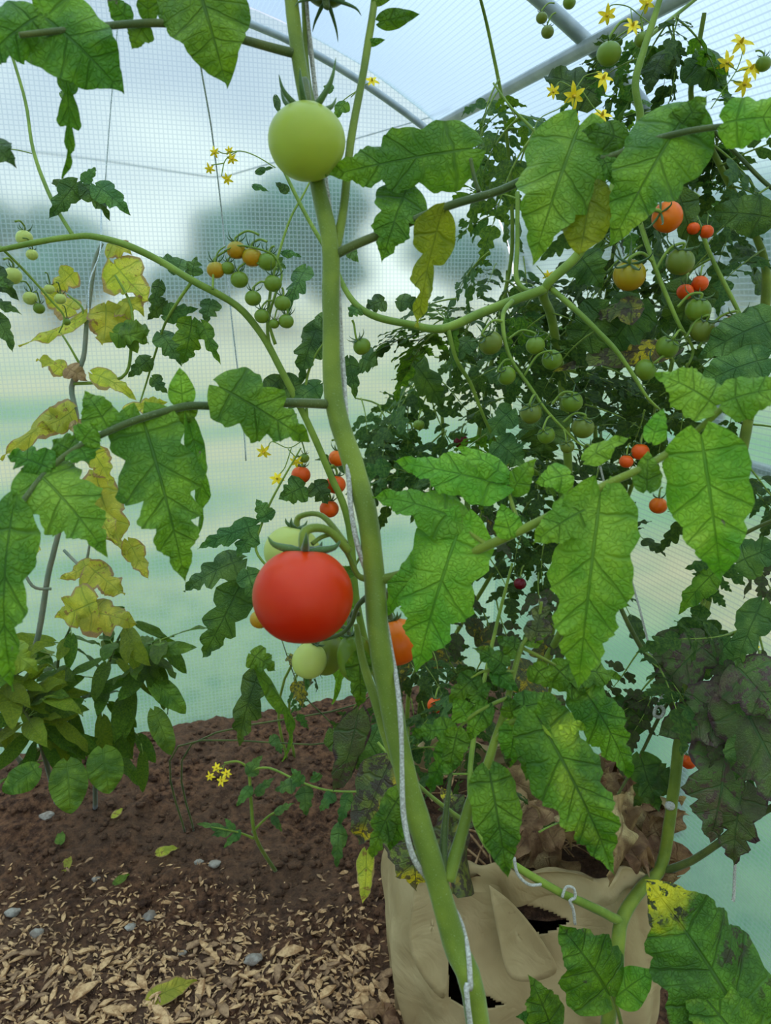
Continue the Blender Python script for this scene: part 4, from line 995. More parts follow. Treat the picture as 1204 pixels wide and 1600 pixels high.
for a in [(150, 290, .92, 204, 336, .92, 44, 'teal', 3, .3), (128, 290, .92, 172, 345, .93, 34, 'dark', 3, .35), (120, 285, .92, 76, 342, .92, 40, 'teal', 3, .3), (130, 285, .92, 150, 262, .93, 20, 'teal', 3, .3), (112, 290, .92, 80, 286, .93, 20, 'dark', 3, .2), (95, 145, .95, 112, 160, .95, 12, 'teal', 2, .2),
          (290, 420, .93, 240, 405, .94, 34, 'teal', 3, .3), (300, 430, .93, 308, 402, .93, 36, 'teal', 3, .3), (258, 470, .95, 230, 500, .95, 30, 'dark', 3, .3), (250, 440, .93, 238, 490, .94, 26, 'dark', 3, .4), (256, 492, .95, 310, 482, .94, 34, 'teal', 3, .3), (300, 500, .93, 285, 570, .94, 56, 'fresh', 4, .3),
          (250, 520, .96, 284, 572, .96, 42, 'teal', 4, .3), (315, 505, .93, 345, 570, .93, 28, 'fresh', 3, .4), (330, 470, .93, 322, 505, .93, 40, 'teal', 3, .3), (235, 560, .98, 200, 590, .98, 30, 'dark', 3, .3), (238, 590, .98, 262, 615, .98, 26, 'dark', 3, .3), (195, 640, 1, 240, 632, 1, 20, 'yellow', 2, .2),
          (-20, 420, .92, 30, 470, .92, 40, 'dark', 3, .3), (-20, 470, .92, 34, 492, .92, 30, 'teal', 3, .3), (-10, 490, .92, 20, 550, .93, 34, 'teal', 3, .2), (-20, 440, .9, 14, 450, .9, 40, 'dark', 3, .3),
          (420, 405, .96, 446, 420, .97, 34, 'teal', 3, .3), (440, 395, .96, 472, 402, .96, 14, 'teal', 2, .3), (478, 420, .98, 450, 490, .96, 40, 'teal', 4, .4), (500, 505, .97, 470, 600, .97, 60, 'dark', 4, .35), (520, 500, .97, 470, 560, .98, 60, 'teal', 4, .35), (470, 600, .97, 420, 620, .98, 50, 'teal', 3, .3), (440, 590, .97, 400, 640, .98, 40, 'dark', 3, .3), (500, 600, .97, 450, 640, .97, 40, 'teal', 3, .3),
          (475, 760, .99, 435, 780, .98, 50, 'dark', 3, .3), (490, 755, 1.0, 512, 788, 1.0, 44, 'dark', 3, .3), (400, 820, 1.0, 308, 858, 1.0, 40, 'teal', 4, .35), (420, 812, 1.0, 400, 780, 1.0, 34, 'teal', 3, .3), (378, 875, 1.02, 288, 925, 1.03, 60, 'teal', 4, .35), (375, 915, 1.02, 316, 1028, 1.04, 72, 'dark', 4, .35), (385, 890, 1.0, 405, 945, 1.0, 44, 'teal', 3, .3),
          (395, 830, 1, 370, 870, 1, 40, 'teal', 3, .3), (405, 1050, 1.05, 375, 1165, 1.08, 56, 'dark', 4, .35), (425, 1150, 1.1, 440, 1180, 1.1, 20, 'teal', 3, .3), (545, 390, .95, 560, 410, .95, 20, 'teal', 2, .2), (450, 300, .97, 430, 285, .97, 16, 'dark', 2, .2), (455, 180, .97, 430, 200, .97, 16, 'fresh', 2, .2), (430, 150, .97, 440, 190, .97, 12, 'dark', 2, .3),
          (540, 160, .97, 522, 188, .97, 24, 'fresh', 2, .2), (520, 140, .97, 505, 135, .97, 16, 'teal', 2, .2), (400, 270, .97, 428, 262, .97, 12, 'teal', 2, .3), (395, 290, .97, 420, 300, .97, 12, 'teal', 2, .3)]:
    FL(vn, *a, nr=(random.uniform(-.4, .4), random.uniform(.1, .6)), name='leaf', nt=26, nu=3)
STEM(vn, PP([(470, 960, 1.02), (430, 900, 1.0), (400, 860, 1.0), (410, 815, 1.0), (430, 770, 1.0), (470, 700, .99)]), [.0014, .0016, .0018, .0016, .0014, .001], 'stemgreen', 'side_shoot')
STEM(vn, PP([(555, 900, 1.05), (480, 940, 1.03), (400, 895, 1.02), (360, 910, 1.02)]), [.003, .002, .0015, .001], 'stemgreen', 'side_shoot')
# fruit truss near the stem, cluster
trp = PP([(430, 538, .95), (420, 500, .94), (430, 460, .93), (440, 430, .93), (428, 400, .925), (400, 388, .92), (372, 384, .92), (350, 392, .92)])
STEM(vn, trp, [.0022, .0018, .0016, .0014, .0013, .0012, .001, .0008], 'stemgreen', 'fruit_truss')
STEM(vn, PP([(332, 452, .92), (334, 420, .925), (340, 395, .925), (352, 385, .925)]), [.0016, .0014, .001, .0008], 'stemgreen', 'fruit_truss')
GC = 'cherry tomatoes in the cluster above the left vine'
cl_ = [(337, 422, 14, 'cyel', 'yellow green cherry tomato, leftmost of the hanging cluster at left'), (356, 419, 11, 'cgreen', 'small green cherry tomato second from the left in the hanging cluster'), (374, 437, 14, 'cgreen', 'round green cherry tomato below the left end of the hanging cluster'),
       (369, 391, 15, 'cyel', 'bronze cherry tomato at the top left of the hanging cluster'), (394, 402, 16, 'cyel', 'orange green cherry tomato at the top centre of the hanging cluster'), (417, 409, 15, 'cgreen', 'green cherry tomato at the top right of the hanging cluster'),
       (426, 443, 14, 'cgreen', 'green cherry tomato banded by shade, right of the cluster centre'), (395, 466, 13, 'cgreen', 'green cherry tomato hanging at the middle height of the cluster'), (441, 474, 13, 'cgreen', 'olive green cherry tomato on the right edge of the cluster'),
       (409, 494, 12, 'cgreen', 'green cherry tomato at the lower left end of the cluster'), (428, 506, 8, 'cgreen', 'smallest green cherry tomato at the bottom of the cluster'), (447, 502, 12, 'cgreen', 'green cherry tomato lowest on the right of the cluster')]
for px, py, r, mt, lb in cl_:
    TOM(px, py, .93, r, mt, lb, (random.uniform(-.1, .3), .98, .15), attach_to=((px + 428) / 2 + 6, py - 24, .925), group=GC, up=.9, sep=1.15)
GW = 'pale unripe tomatoes at the left edge'
for px, py, r, mt, lb in [(38, 372, 13, 'pale', 'pale cherry tomato just above the arching vine at the left edge'), (50, 398, 9, 'pale', 'pale small tomato just below the arching vine at left'), (20, 431, 14, 'pale', 'pale tomato partly behind leaves at the left edge'), (47, 466, 11, 'pale', 'pale green tomato, left one of the small cluster below the vine'),
                          (61, 482, 9, 'cgreen', 'green tomato, lowest of the small cluster at the left'), (94, 467, 9, 'pale', 'pale green tomato, right one of the small cluster below the vine'), (77, 452, 8, 'pale', 'tiny pale tomato in the middle of the small left cluster'), (104, 503, 6, 'cgreen', 'tiny green fruitlet at the end of the drooping left shoot')]:
    TOM(px, py, .97, r, mt, lb, (.1, .98, .1), attach_to=(px - 14 if px < 60 else px - 6, py - 26, .95), group=GW, up=.8)
CLUSTER(vn, [[(430, 262), (400, 244), (375, 236), (352, 240), (340, 236)], [(370, 237), (352, 250), (346, 275)], [(350, 255), (330, 258)]], [(335, 238, 9), (362, 248, 10), (327, 264, 9), (355, 280, 10), (358, 236, 8)], .96)
CLUSTER(vn, [[(470, 690), (450, 700), (425, 690), (418, 702)], [(455, 700), (445, 730), (435, 742)], [(450, 702), (462, 715)]], [(412, 706, 13), (433, 748, 13, (0, .1, 1)), (462, 722, 11)], 1.0)
CLUSTER(vn, [[(50, 240), (30, 235), (10, 232), (0, 230)], [(16, 75), (16, 45), (14, 22)]], [(14, 20, 13)], .98)
CLUSTER(vn, [[(490, 300), (520, 180), (560, 140), (580, 128)], [(560, 140), (548, 152)]], [(581, 126, 12, (0, .2, 1))], .98)
GO = 'orange cherry tomatoes beside the main stem'
for px, py, r, mt, lb in [(527, 716, 14, 'orange', 'orange cherry tomato highest of those beside the main stem'), (470, 742, 15, 'dorange', 'orange cherry tomato farthest left, above a dark leaf beside the flowers'), (524, 757, 16, 'dorange', 'orange cherry tomato in the middle of those beside the main stem'), (514, 795, 15, 'dorange', 'orange cherry tomato lowest of those, just above the big red tomato'), (475, 716, 8, 'cgreen', 'tiny green fruitlet beside the yellow flowers left of the main stem')]:
    TOM(px, py, 1.02, r, mt, lb, (.1, .98, .1), attach_to=(px - 8, py - 28, 1.0), group=GO, up=.8)

# ------------------------------------------------------------------ big cherry plant at right
gr_ = G(940, 1150, 0); gr_ = Vector((.66, 1.30, 0)); gr_.z = soilz(.66, 1.30) - .01
cp = thing('tomato_plant', 'tall cherry tomato plant with long green trusses filling the right side', 'tomato plant', gr_)
c1 = [gr_, gr_ + Vector((.0, -.02, .3))] + PP([(900, 930, 1.28), (890, 780, 1.2), (880, 620, 1.12), (862, 500, 1.04), (850, 452, .98), (905, 395, .97), (950, 310, .97), (985, 220, .97), (1000, 185, .96), (992, 130, .95), (1008, 70, .95), (1030, 0, .95), (1050, -80, .95)])
STEM(cp, c1, [.007, .007, .0068, .0066, .0064, .0062, .006, .006, .0055, .005, .0048, .0046, .0042, .0038, .003], 'stemgreen', k=10)
c2 = PP([(850, 452, .98), (800, 470, .97), (745, 492, .96), (690, 514, .95), (640, 507, .95), (580, 492, .95), (545, 462, .955), (515, 400, .96), (480, 340, .965), (445, 270, .97), (420, 210, .98)])
STEM(cp, c2, [.0062, .0060, .0058, .0055, .0045, .0045, .0036, .003, .0026, .0022, .0015], 'stemgreen', 'side_shoot', k=10)
c3 = PP([(700, 515, .95), (712, 560, .96), (735, 600, .98), (755, 650, 1.0), (775, 690, 1.02), (800, 720, 1.03)])
STEM(cp, c3, [.003, .0028, .0026, .0022, .002, .001], 'stemgreen', 'side_shoot')
c4 = PP([(860, 450, .98), (905, 490, .96), (955, 540, .95), (985, 580, .95), (1010, 620, .95), (1030, 640, .96)])
STEM(cp, c4, [.004, .0036, .0032, .0026, .002, .0014], 'stemgreen', 'side_shoot')
c5 = PP([(985, 300, 1.0), (1000, 350, .98), (1020, 410, .97), (1042, 465, .97), (1062, 510, .97), (1082, 545, .98), (1075, 570, .98)])
STEM(cp, c5, [.0036, .0034, .003, .0028, .0026, .002, .0014], 'stemgreen', 'fruit_truss')
c6 = PP([(1050, 300, 1.05), (1082, 330, 1.05), (1110, 400, 1.04), (1140, 460, 1.03), (1168, 515, 1.02), (1200, 570, 1.0)])
STEM(cp, c6, [.003, .003, .003, .003, .0025, .002], 'stemgreen', 'side_shoot')
c7 = PP([(808, 300, 1.0), (808, 380, 1.0), (808, 440, .99), (840, 462, .98)])
STEM(cp, c7, [.003, .003, .0032, .0034], 'stemgreen', 'side_shoot')
c8 = PP([(1110, 200, 1.1), (1150, 240, 1.1), (1200, 290, 1.08), (1260, 330, 1.06)])
STEM(cp, c8, [.003, .003, .003, .002], 'stemdark', 'side_shoot')
c9 = PP([(950, 310, .98), (870, 240, 1.0), (820, 190, 1.02), (800, 170, 1.02), (770, 130, 1.03)])
STEM(cp, c9, [.003, .0026, .002, .0016, .001], 'stemgreen', 'side_shoot')
c10 = PP([(1010, 60, .96), (1060, 20, 1.0), (1110, -20, 1.02)]); STEM(cp, c10, [.003, .0026, .002], 'stemgreen', 'side_shoot')
# truss one
tr = PP([(800, 470, .96), (786, 490, .94), (788, 530, .93), (800, 565, .93), (828, 605, .93), (852, 640, .93), (878, 668, .93), (900, 690, .93), (918, 700, .93)])
STEM(cp, tr, [.0030, .0028, .0026, .0024, .0022, .0020, .0018, .0014, .001], 'stemgreen', 'fruit_truss')
GT = 'green cherry tomatoes on the long truss right of centre'
for px, py, r, mt, at, ax, lb in [(766, 536, 19, 'olive', (784, 502), (-.6, .5, .6), 'dark green cherry tomato, topmost and leftmost on the long truss'), (836, 540, 15, 'cgreen', (794, 530), (-.1, .95, .2), 'light green cherry tomato right of the truss stalk near its top'),
                              (862, 562, 16, 'cgreen', (818, 588), (-.3, .5, .8), 'green cherry tomato with star calyx towards the viewer, upper right of the truss'), (791, 587, 15, 'cgreen', (797, 562), (-.8, .4, .5), 'green cherry tomato on the left of the truss, second from the top'),
                              (829, 646, 17, 'olive', (838, 618), (-.2, .6, .7), 'green cherry tomato left of the truss halfway down'), (893, 628, 17, 'cgreen', (862, 632), (-.2, .6, .8), 'green cherry tomato right of the truss halfway down'), (910, 668, 18, 'olive', (880, 660), (0, .8, .6), 'green cherry tomato right of the lower truss, with upright sepal'),
                              (853, 680, 14, 'cgreen', (862, 650), (-.4, .5, .7), 'green cherry tomato low on the left side of the truss'), (925, 705, 13, 'cgreen', (912, 700), (-.5, .5, .6), 'green cherry tomato at the very end of the truss'), (886, 698, 11, 'olive', (880, 672), (-.3, .6, .7), 'small dark green cherry tomato between the lowest two of the truss')]:
    TOM(px, py, .93, r, mt, lb, ax, attach_to=(at[0], at[1], .93), group=GT, up=.5, sep=1.5, ns=5)
GR = 'ripening cherry tomatoes on the upper right truss'
for px, py, r, mt, at, ax, lb in [(1042, 339, 24, 'orange', (998, 350), (-.75, .1, .65), 'bright orange tomato, topmost on the upper right truss'), (983, 430, 25, 'cyel', (1020, 410), (-.2, .6, .75), 'orange yellow tomato on the left side of the upper right truss'), (1062, 409, 22, 'olive', (1022, 425), (0, .85, .5), 'yellow green tomato right of the upper right truss'),
                              (1090, 484, 20, 'cgreen', (1058, 480), (0, .8, .5), 'green tomato with small star calyx right of the truss middle'), (1097, 516, 20, 'olive', (1070, 530), (.1, .7, .6), 'dark green tomato directly under the green one right of the truss'), (1042, 542, 18, 'cgreen', (1068, 520), (.2, .5, .7), 'pale green tomato left of the truss near its lower end'),
                              (1008, 578, 17, 'cgreen', (1050, 560), (.6, .5, .3), 'yellow green tomato above the pale leaf tip, left of the truss end'), (1146, 512, 20, 'dorange', (1090, 545), (.1, .9, .1), 'deep orange tomato behind a leaf near the right wall film')]:
    TOM(px, py, .97 if px < 1130 else .955, r, mt, lb, ax, attach_to=(at[0], at[1], .97), group=GR, up=.5, sep=1.5, ns=5)
GD = 'small red and orange cherry tomatoes far back at right'
for px, py, r, d, mt, lb in [(1083, 357, 10, 1.0, 'dorange', 'small orange red tomato right behind the bright orange one'), (1103, 362, 11, 1.0, 'dorange', 'small orange red tomato hanging against the white side film'), (1070, 456, 13, 1.0, 'dorange', 'orange red tomato behind a shadowed leaf under the yellow green one'), (1093, 443, 13, 1.0, 'dorange', 'orange red tomato right of its twin, in front of the grey hoop'),
                             (978, 721, 11, 1.0, 'dorange', 'red orange tomato left of a pair above the pale leaflets at right'), (1000, 706, 14, 1.0, 'dorange', 'red orange tomato right of a pair, above the pale leaflets'), (1028, 790, 14, 1.3, 'orange', 'orange tomato hanging alone before the pale film at right'), (812, 912, 10, 1.4, 'darkred', 'dark red tomato hidden among shaded stems right of centre'),
                             (680, 1102, 13, 1.25, 'dorange', 'orange tomato low behind the hairy shoot, the left one'), (704, 1136, 8, 1.3, 'dorange', 'tiny orange tomato low behind the hairy shoot, right of the other'), (1075, 1190, 12, 1.3, 'dorange', 'orange tomato hidden behind the thick right stem'), (720, 690, 12, 1.5, 'darkred', 'dark purple tomato in deep shade above the large pale leaf'),
                             (1020, 735, 9, 1.35, 'dorange', 'small orange tomato below the pair above the pale leaflets')]:
    TOM(px, py, d, r, mt, lb, (.05, .98, .1), attach_to=(px + 6, py - 28, d + .01), group=GD, up=.8)
GU = 'green cherry tomatoes near the yellow flowers at the top'
for px, py, r, d, mt, at, lb in [(951, 84, 19, .96, 'cgreen', (985, 32), 'round green tomato under the topmost yellow flowers'), (1003, 62, 12, .96, 'cgreen', (1000, 28), 'smaller green tomato beside the upright stem at the top'), (855, 50, 10, 1.2, 'olive', (868, 20), 'small dark green tomato against the roof film, left of the flowers'), (846, 28, 9, 1.22, 'olive', (866, 5), 'tiny dark green tomato just above another on the roof film'),
                              (889, 4, 10, 1.2, 'cgreen', (895, -20), 'green tomato cut by the top edge beside the roof tube'), (1192, 100, 12, 1.0, 'cgreen', (1180, 80), 'green tomato at the upper right edge behind yellow flowers')]:
    TOM(px, py, d, r, mt, lb, (0, .98, .1), attach_to=(at[0], at[1], d), group=GU, up=.5)
TOM(565, 541, .96, 14, 'cgreen', 'green cherry tomato hanging just right of the main stem', (-.5, .7, .5), attach_to=(550, 500, .95), up=.6, sep=1.3)
TOM(654, 664, 1.35, 9, 'cgreen', 'small pale green tomato in the shadowed foliage right of the main stem', (0, 1, 0), attach_to=(660, 640, 1.35))
CLUSTER(cp, [[(905, 400, .96), (870, 300, .95), (835, 200, .95), (880, 165, .95), (905, 130, .95), (915, 118, .95), (940, 112, .95)], [(900, 140), (875, 128), (868, 140)], [(905, 135), (925, 165), (940, 180)], [(900, 145), (893, 175), (890, 185)]],
        [(942, 122, 17, (.1, .2, 1)), (896, 150, 20), (940, 180, 17, (0, .3, 1)), (893, 188, 15), (864, 143, 12)], .95)
CLUSTER(cp, [[(1020, 40), (1000, 25), (980, 10), (955, 8), (948, 22)], [(985, 14), (988, 36)], [(1000, 28), (1010, 5)]], [(948, 24, 16), (988, 40, 16, (0, .2, 1)), (1010, 6, 15)], .95)
CLUSTER(cp, [[(1110, 170), (1130, 140), (1150, 110), (1160, 80), (1158, 65)], [(1150, 110), (1135, 98)], [(1150, 112), (1172, 106)], [(1140, 125), (1162, 130)]], [(1157, 66, 20, (0, .2, 1)), (1135, 98, 16), (1173, 107, 18, (0, .1, 1)), (1162, 132, 17)], 1.0)
CLUSTER(cp, [[(860, 450), (850, 430), (838, 415)]], [(856, 430, 9)], 1.0)
CLUSTER(cp, [[(1150, 985, 1.05), (1170, 990, 1.05), (1174, 1004, 1.05)]], [(1174, 1007, 14, (0, .1, 1))], 1.05)
for a in [(1090, 478, .98, 960, 640, 1.0, 0, 0, 0, 0)][:0]: pass
for a in [(1204, 340, .98, 1100, 332, 1.0, 64, 'dark', 3, .06), (1210, 500, .92, 1090, 560, .96, 92, 'teal', 4, .12), (1200, 560, .9, 1080, 610, .95, 80, 'teal', 4, .12), (1060, 300, 1.0, 1090, 400, 1.02, 50, 'dark', 3, .3), (1000, 470, 1.0, 940, 560, 1.02, 90, 'dark', 4, .25), (1080, 440, 1.02, 1060, 530, 1.05, 90, 'dark', 3, .2),
          (950, 480, .99, 880, 570, 1.05, 80, 'dark', 4, .25), (905, 400, 1.0, 940, 450, 1.0, 70, 'dark', 4, .2), (935, 150, 1.05, 850, 120, 1.1, 70, 'dark', 4, .25), (1080, 90, 1.05, 1135, 145, 1.05, 74, 'dark', 3, .1), (640, 560, 1.15, 690, 640, 1.2, 60, 'dark', 4, .3),
          (1040, 80, 1.0, 1010, 150, 1.0, 60, 'dark', 4, .3), (1000, 480, .97, 930, 500, 1.0, 50, 'mottled', 3, .3), (850, 640, 1.02, 850, 720, 1.04, 90, 'dark', 4, .3), (1050, 545, 1.04, 862, 582, 1.02, 46, 'mottled', 4, .1), (700, 500, .96, 716, 560, .96, 26, 'fresh', 3, .3), (775, 690, 1.0, 820, 730, 1.0, 60, 'teal', 4, .3), (800, 640, 1.0, 760, 690, 1.02, 60, 'teal', 3, .3),
          (735, 530, .97, 700, 570, .97, 40, 'teal', 3, .3), (560, 480, .95, 545, 495, .95, 30, 'teal', 3, .3), (600, 470, .96, 570, 485, .96, 40, 'dark', 3, .3), (620, 470, .96, 660, 480, .96, 34, 'dark', 3, .3), (545, 560, 1.0, 555, 625, 1.0, 30, 'dark', 3, .3), (565, 560, 1.0, 590, 570, 1.0, 50, 'teal', 3, .2)]:
    FL(cp, *a, nr=(random.uniform(-.4, .4), random.uniform(.1, .6)), name='leaf', nt=26, nu=3)
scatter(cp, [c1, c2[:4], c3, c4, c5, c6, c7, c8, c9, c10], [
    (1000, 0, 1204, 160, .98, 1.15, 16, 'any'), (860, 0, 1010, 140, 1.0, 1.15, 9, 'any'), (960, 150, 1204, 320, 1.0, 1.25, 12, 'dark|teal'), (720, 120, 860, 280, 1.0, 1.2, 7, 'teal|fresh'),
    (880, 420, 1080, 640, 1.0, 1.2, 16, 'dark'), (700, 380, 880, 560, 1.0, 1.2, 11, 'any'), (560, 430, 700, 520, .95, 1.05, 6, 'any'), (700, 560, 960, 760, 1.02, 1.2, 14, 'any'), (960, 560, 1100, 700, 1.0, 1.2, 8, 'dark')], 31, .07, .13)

# ------------------------------------------------------------------ plants further back at right: the dense thicket
def back_plant(gx, gy, label, tops, regions, seed, r=.0065, mat='stemgreen', smin=.1, smax=.17):
    g = Vector((gx, gy, soilz(gx, gy) - .01)); t = thing('tomato_plant', label, 'tomato plant', g)
    sts = []
    for i, tp in enumerate(tops):
        pts = [g + Vector((.02 * i, 0, 0)), g + Vector((.03 * i, -.01, .25))] + PP(tp); sts.append(pts)
        STEM(t, pts, [r * (1 - .6 * q / (len(pts) - 1)) for q in range(len(pts))], mat, 'stem' if i == 0 else 'side_shoot')
    scatter(t, sts, regions, seed, smin, smax); return t
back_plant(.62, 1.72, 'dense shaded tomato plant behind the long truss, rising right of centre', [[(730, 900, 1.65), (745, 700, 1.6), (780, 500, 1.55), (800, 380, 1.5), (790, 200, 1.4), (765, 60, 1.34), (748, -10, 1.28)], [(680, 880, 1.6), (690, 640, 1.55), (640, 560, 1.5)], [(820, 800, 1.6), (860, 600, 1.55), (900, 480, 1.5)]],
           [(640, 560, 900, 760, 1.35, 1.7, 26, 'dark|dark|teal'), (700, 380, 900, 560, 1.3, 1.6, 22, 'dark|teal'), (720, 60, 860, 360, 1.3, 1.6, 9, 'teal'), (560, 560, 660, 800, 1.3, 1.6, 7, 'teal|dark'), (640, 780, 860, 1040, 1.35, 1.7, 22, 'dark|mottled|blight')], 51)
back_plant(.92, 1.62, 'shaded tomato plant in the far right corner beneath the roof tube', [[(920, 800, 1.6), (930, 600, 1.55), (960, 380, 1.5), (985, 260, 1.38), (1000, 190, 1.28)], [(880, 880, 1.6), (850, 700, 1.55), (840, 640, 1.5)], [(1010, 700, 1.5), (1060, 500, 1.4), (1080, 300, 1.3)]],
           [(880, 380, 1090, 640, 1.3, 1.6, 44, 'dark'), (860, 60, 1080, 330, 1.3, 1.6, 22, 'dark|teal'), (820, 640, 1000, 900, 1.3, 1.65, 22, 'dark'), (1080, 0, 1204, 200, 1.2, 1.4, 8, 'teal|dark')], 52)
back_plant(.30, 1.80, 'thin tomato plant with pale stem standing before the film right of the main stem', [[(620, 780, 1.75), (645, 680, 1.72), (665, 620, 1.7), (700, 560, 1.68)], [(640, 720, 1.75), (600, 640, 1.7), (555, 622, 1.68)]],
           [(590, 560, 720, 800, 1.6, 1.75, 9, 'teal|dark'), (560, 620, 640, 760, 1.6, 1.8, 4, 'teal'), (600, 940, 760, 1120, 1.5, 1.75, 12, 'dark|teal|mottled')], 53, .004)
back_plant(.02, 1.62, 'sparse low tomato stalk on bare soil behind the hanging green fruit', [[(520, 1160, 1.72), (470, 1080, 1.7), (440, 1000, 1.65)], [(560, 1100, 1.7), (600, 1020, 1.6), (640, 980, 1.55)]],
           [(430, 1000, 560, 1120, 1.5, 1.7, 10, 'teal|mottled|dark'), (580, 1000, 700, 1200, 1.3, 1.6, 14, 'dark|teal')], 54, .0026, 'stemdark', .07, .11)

# ------------------------------------------------------------------ yellowing plant at left
gy_ = G(60, 1240, 0); gy_.z = soilz(gy_.x, gy_.y) - .01
yp = thing('tomato_plant', 'withering tomato plant at left with curled yellow and brown leaves', 'tomato plant', gy_)
y1 = [gy_] + PP([(-5, 1130, 1.62), (20, 1060, 1.56), (55, 1010, 1.5), (75, 900, 1.45), (92, 830, 1.42), (110, 740, 1.40), (120, 660, 1.38), (112, 605, 1.38), (130, 560, 1.38), (136, 500, 1.38), (148, 410, 1.38), (160, 380, 1.38)])
STEM(yp, y1, [.006, .006, .006, .0058, .0055, .005, .005, .005, .0048, .0045, .0042, .004, .003], 'stemold', label='grey withered stem')
y2 = PP([(100, 860, 1.43), (130, 885, 1.4), (140, 850, 1.38)]); STEM(yp, y2, [.003, .0028, .002], 'stemold', 'side_shoot')
y3 = PP([(112, 600, 1.38), (190, 590, 1.36), (205, 540, 1.35), (205, 480, 1.35), (180, 430, 1.35)]); STEM(yp, y3, [.003, .003, .0028, .0024, .002], 'stemgreen', 'side_shoot')
y4 = PP([(125, 570, 1.38), (108, 540, 1.37), (95, 520, 1.37)]); STEM(yp, y4, [.0024, .002, .0015], 'stemgreen', 'side_shoot')
y5 = PP([(80, 920, 1.45), (50, 915, 1.43), (30, 870, 1.42), (25, 830, 1.42)]); STEM(yp, y5, [.003, .003, .0025, .002], 'stemold', 'side_shoot')
y6 = PP([(130, 505, 1.38), (128, 480, 1.37), (105, 460, 1.37)]); STEM(yp, y6, [.0024, .002, .0015], 'stemgreen', 'side_shoot')
for a in [(115, 425, 1.36, 78, 455, 1.36, 34, 'yellow'), (170, 380, 1.36, 205, 395, 1.36, 40, 'yellow'), (178, 412, 1.36, 232, 470, 1.36, 62, 'yellow'), (190, 470, 1.36, 225, 490, 1.36, 50, 'yellow'), (165, 475, 1.34, 160, 540, 1.34, 60, 'yellow'), (135, 490, 1.37, 28, 540, 1.36, 24, 'yellow'), (118, 485, 1.37, 60, 448, 1.36, 40, 'yellow'),
          (100, 580, 1.37, 56, 562, 1.36, 30, 'yellow'), (105, 575, 1.37, 138, 596, 1.37, 28, 'dry'), (145, 585, 1.36, 215, 628, 1.36, 28, 'yellow'), (100, 640, 1.38, 0, 718, 1.36, 36, 'yellow'), (115, 640, 1.36, 62, 668, 1.36, 52, 'yellow'), (222, 640, 1.3, 262, 628, 1.3, 26, 'yellow'), (190, 525, 1.32, 235, 515, 1.32, 46, 'pepper'), (178, 520, 1.33, 232, 535, 1.33, 34, 'fresh'),
          (150, 740, 1.38, 196, 868, 1.37, 62, 'yellow'), (130, 770, 1.38, 180, 850, 1.37, 50, 'yellow'), (200, 845, 1.37, 232, 905, 1.37, 30, 'yellow'), (140, 885, 1.36, 195, 930, 1.36, 52, 'yellow'), (140, 880, 1.37, 92, 905, 1.37, 28, 'yellow'), (150, 940, 1.34, 90, 965, 1.34, 60, 'yellow'), (130, 955, 1.34, 214, 975, 1.34, 56, 'yellow'),
          (140, 700, 1.37, 175, 760, 1.37, 36, 'yellow'), (40, 830, 1.4, 20, 790, 1.4, 28, 'dry'), (200, 690, 1.36, 200, 670, 1.36, 18, 'yellow'), (112, 670, 1.36, 150, 655, 1.36, 20, 'dry'), (5, 1010, 1.42, 60, 1050, 1.42, 50, 'pepperpale'), (60, 860, 1.42, 30, 850, 1.42, 12, 'yellow')]:
    a = a[:6] + (a[6] * 1.25,) + a[7:]
    FL(yp, *a, lobes=3, depth=.25, nr=(random.uniform(-.5, .5), random.uniform(0, .7)), name='leaf', nt=28, nu=4, wave=.30, curl=.55, fold=random.uniform(-.3, .5), bend=random.uniform(-.15, .2), twist=random.uniform(-.4, .4))

# ------------------------------------------------------------------ pepper plant, lower left
gp_ = G(150, 1275, 0); gp_.z = soilz(gp_.x, gp_.y) - .01
pp = thing('pepper_plant', 'bushy pepper plant with narrow glossy leaves at the lower left', 'pepper plant', gp_)
ps = [[gp_] + PP([(150, 1180, 1.66), (160, 1080, 1.6), (175, 1020, 1.58), (200, 970, 1.56)]), [gp_ + Vector((-.05, 0, .08))] + PP([(110, 1120, 1.6), (90, 1040, 1.58), (110, 980, 1.56)]), [gp_ + Vector((.03, 0, .1))] + PP([(190, 1100, 1.62), (230, 1030, 1.6), (250, 1000, 1.6)]),
      [gp_ + Vector((-.08, -.03, .06))] + PP([(60, 1150, 1.5), (30, 1100, 1.48), (0, 1060, 1.46)])]
for i, s_ in enumerate(ps): STEM(pp, s_, [.006, .005, .004, .003, .002], 'stemdark', 'stem' if i == 0 else 'side_shoot')
scatter(pp, ps, [(40, 930, 220, 1040, 1.5, 1.65, 18, 'pepper|pepper|pepperpale'), (180, 960, 260, 1080, 1.5, 1.65, 14, 'pepper'), (-20, 990, 130, 1110, 1.4, 1.55, 18, 'pepperpale|pepper'), (60, 1020, 230, 1150, 1.45, 1.6, 28, 'pepper|pepper|pepperpale'), (-20, 1080, 180, 1180, 1.4, 1.55, 18, 'pepper|pepperpale'), (0, 1130, 250, 1230, 1.42, 1.6, 16, 'pepper'), (230, 1000, 300, 1090, 1.5, 1.65, 8, 'pepper'), (-20, 1020, 90, 1140, 1.38, 1.5, 10, 'pepperpale')], 61, .10, .16)
for a in [(105, 1190, 1.42, 110, 1272, 1.40, 58, 'pepper'), (160, 1170, 1.45, 170, 1240, 1.44, 56, 'pepper'), (60, 1200, 1.4, 5, 1238, 1.38, 44, 'pepper'), (235, 1060, 1.55, 290, 1115, 1.55, 36, 'pepper'), (225, 1020, 1.56, 308, 1012, 1.56, 26, 'pepper'), (240, 1110, 1.5, 268, 1180, 1.5, 34, 'pepper')]:
    FL(pp, *a, lobes=5, depth=.02, nr=(0, .3), name='leaf', nt=22, nu=3, teeth=0, end=.75, shape=.6, a0=80)
